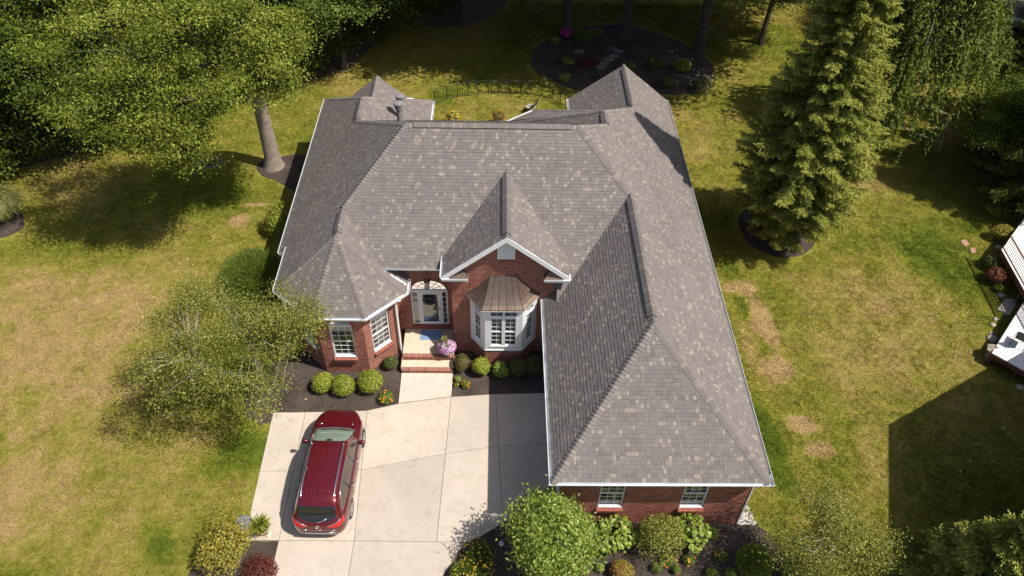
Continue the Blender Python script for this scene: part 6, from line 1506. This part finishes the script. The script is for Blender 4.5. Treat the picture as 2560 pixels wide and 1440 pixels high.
for px, lb in ((((2400,603),(2414,600),(2424,612),(2412,618)),'upper terracotta paving stone lying on the lawn'),(((2425,622),(2436,620),(2440,632),(2428,634)),'lower terracotta paving stone lying on the lawn')):
    b = MB(); b.prism([G(*p)[:2] for p in px], 0, .04); tag(b.build('paving_stone', plain('terracotta', (.36,.2,.15), .9)), lb, 'stone')
c = G(2473,895); t = thing('stone_lantern', c, 'grey stone garden lantern at the corner of the low deck', 'garden lantern')
b = MB(); b.lathe([(0,.78),(.06,.76),(.1,.7),(.36,.58),(.36,.54),(.16,.52)], c, 6); b.build('lantern_cap', stone, t); b = MB(); b.lathe([(.17,.54),(.17,.3),(.24,.28),(.24,.2),(.1,.18),(.12,.04),(.26,.0)], c, 6); b.build('lantern_base', stone, t)
# neighbour's house just outside the view; its shadow lies on the lawn
S0 = G(2220,1062); k7 = 7.0; off = Vector((SUN.x/SUN.z*k7, SUN.y/SUN.z*k7, k7)); d1 = (G(2221,1440)-S0).normalized(); d2 = (G(2460,925)-S0).normalized()
c0_ = S0+off; pA = c0_+d1*11; pB = c0_+d2*13; n1 = V(.94,-.33,0); far = 8
eav = [pA, c0_, pB, pB+V(4,-7.5,0), pA+V(12,-3.5,0)]
nh = thing('neighbour_house', (c0_.x+4, c0_.y-2, 0), 'two storey neighbouring house beyond the lawn edge', 'house')
cen = sum(eav, V(0,0,0))/5; top = cen+V(0,0,2.6); b = MB()
for i in range(5): b.poly([eav[i], eav[(i+1)%5], top])
b.poly([q for q in eav]); b.build('roof', MT['deckboard'], nh)
b = MB(); ins = [q+(cen-q).normalized()*.75 for q in eav]
for i in range(5): a_, c_ = ins[i], ins[(i+1)%5]; b.poly([V(a_.x,a_.y,0),V(c_.x,c_.y,0),V(c_.x,c_.y,7),V(a_.x,a_.y,7)])
b.build('wall', plain('beige_siding', (.5,.46,.4), .8), nh)
# distant white house between the trees
nh = thing('white_house', (37.5,50.5,0), 'white sided house glimpsed between dark trees at the back', 'house')
x0, y0 = 33.0, 48.0; sid = plain('white_siding', (.66,.67,.68), .7); ev = 3.3
b = MB(); b.box((x0,y0,0),(x0+10,y0+8,ev)); b.build('wall', sid, nh)
b = MB(); b.poly([V(x0-.5,y0-.5,ev),V(x0+10.5,y0-.5,ev),V(x0+10.5,y0+4,ev+2.6),V(x0-.5,y0+4,ev+2.6)]); b.poly([V(x0-.5,y0+8.5,ev),V(x0+10.5,y0+8.5,ev),V(x0+10.5,y0+4,ev+2.6),V(x0-.5,y0+4,ev+2.6)][::-1]); b.build('roof', plain('brown_shingle', (.17,.14,.12), .95), nh)
b = MB(); b.box((x0-.5,y0-.62,ev-.12),(x0+10.5,y0-.5,ev)); b.build('gutter', MT['white'], nh)
for k in range(3):
    b = MB(); xx = x0+.6+k*3.0; b.box((xx,y0-.06,1.1),(xx+1.8,y0-.005,2.6)); w = b.build('window', MT['white'], nh)
    for j in range(2): b = MB(); b.box((xx+.1+j*.84,y0-.075,1.2),(xx+.84+j*.84,y0-.062,2.5)); b.build('pane', MT['glass'], w)

for o in list(bpy.data.objects):
    if o.name.startswith(('flowers', 'red_tips')): o['kind'] = 'stuff'

# ================================================================== GRASS BLADES
HOUSE_FP = [(-9.3,36.8),(-9.3,24.4),(-8.4,22.0),(-7.12,20.7),(-5.3,20.7),(-4.0,21.8),(2.2,21.8),(2.2,13.8),(8.9,13.8),(8.9,36.8)]
NOGRASS = BEDS+[HOUSE_FP, [tuple(G(*p)[:2]) for p in dpx], [tuple(G(*p)[:2]) for p in ((1004,934),(1132.7,934),(1128,993),(996,1010))]]
rng = np.random.default_rng(77); T = .5
xs, ys_ = np.meshgrid(np.arange(-27, 30, T), np.arange(7.5, 56, T)); Q = np.stack([xs.ravel(), ys_.ravel()], 1); Q += rng.uniform(-.1, .1, Q.shape)
def inside(Q, poly):
    r_ = np.zeros(len(Q), bool); n = len(poly)
    for i in range(n):
        (x0, y0), (x1, y1) = poly[i], poly[(i+1)%n]
        if y0 == y1: continue
        r_ ^= ((y0 > Q[:, 1]) != (y1 > Q[:, 1])) & (Q[:, 0] < (x1-x0)*(Q[:, 1]-y0)/(y1-y0)+x0)
    return r_
bad = np.zeros(len(Q), bool)
for pl in NOGRASS:
    for dx, dy in ((0,0),(.22,.22),(-.22,.22),(.22,-.22),(-.22,-.22)): bad |= inside(Q+np.array([dx, dy]), pl)
# only what the camera can see, with a margin
pz = np.array([PX((q[0], q[1], 0)) for q in Q]); vis = (pz[:, 0] > -120) & (pz[:, 0] < 2680) & (pz[:, 1] > -80) & (pz[:, 1] < 1540)
Q = Q[~bad & vis]
me = bpy.data.meshes.new('grass'); me.vertices.add(len(Q)); me.vertices.foreach_set('co', np.column_stack([Q, np.zeros(len(Q))]).astype(np.float32).ravel())
nb_ = 260; c = np.column_stack([rng.uniform(-.29, .29, (nb_, 2)), np.zeros(nb_)]); hh = rng.uniform(.03, .075, nb_); a = rng.uniform(0, 6.28, nb_); le = rng.uniform(.2, 1.3, nb_)
tip = c+np.column_stack([np.cos(a)*hh*le, np.sin(a)*hh*le, hh]); sd = np.column_stack([-np.sin(a), np.cos(a), np.zeros(nb_)])*rng.uniform(.006, .014, nb_)[:, None]
tv = np.empty((nb_, 3, 3)); tv[:, 0] = c-sd; tv[:, 1] = c+sd; tv[:, 2] = tip
tm = bpy.data.meshes.new('grass_tuft'); tm.from_pydata([tuple(v) for v in tv.reshape(-1, 3)], [], [(3*i, 3*i+1, 3*i+2) for i in range(nb_)]); tm.materials.append(MT['lawn']); tm.update()
tuft = tag(link('grass_tuft', tm), 'short lawn grass blades', kind='stuff'); tuft.location = (Q[len(Q)//2][0], Q[len(Q)//2][1], 0)
go_ = tag(link('grass', me), 'short mown grass of the lawn', kind='stuff'); me.materials.append(MT['lawn'])
ng = bpy.data.node_groups.new('grass_scatter', 'GeometryNodeTree')
ng.interface.new_socket('Geometry', in_out='INPUT', socket_type='NodeSocketGeometry'); ng.interface.new_socket('Geometry', in_out='OUTPUT', socket_type='NodeSocketGeometry')
gi = ng.nodes.new('NodeGroupInput'); gO = ng.nodes.new('NodeGroupOutput'); ip = ng.nodes.new('GeometryNodeInstanceOnPoints'); oi = ng.nodes.new('GeometryNodeObjectInfo'); rv = ng.nodes.new('FunctionNodeRandomValue'); rs = ng.nodes.new('FunctionNodeRandomValue')
oi.inputs['Object'].default_value = tuft; rv.data_type = 'FLOAT_VECTOR'; rv.inputs[0].default_value = (0,0,0); rv.inputs[1].default_value = (0,0,6.283)
rs.data_type = 'FLOAT_VECTOR'; rs.inputs[0].default_value = (.9,.9,.5); rs.inputs[1].default_value = (1.1,1.1,1.3)
ng.links.new(gi.outputs[0], ip.inputs['Points']); ng.links.new(oi.outputs['Geometry'], ip.inputs['Instance']); ng.links.new(rv.outputs[0], ip.inputs['Rotation']); ng.links.new(rs.outputs[0], ip.inputs['Scale']); ng.links.new(ip.outputs[0], gO.inputs[0])
md = go_.modifiers.new('scatter', 'NODES'); md.node_group = ng
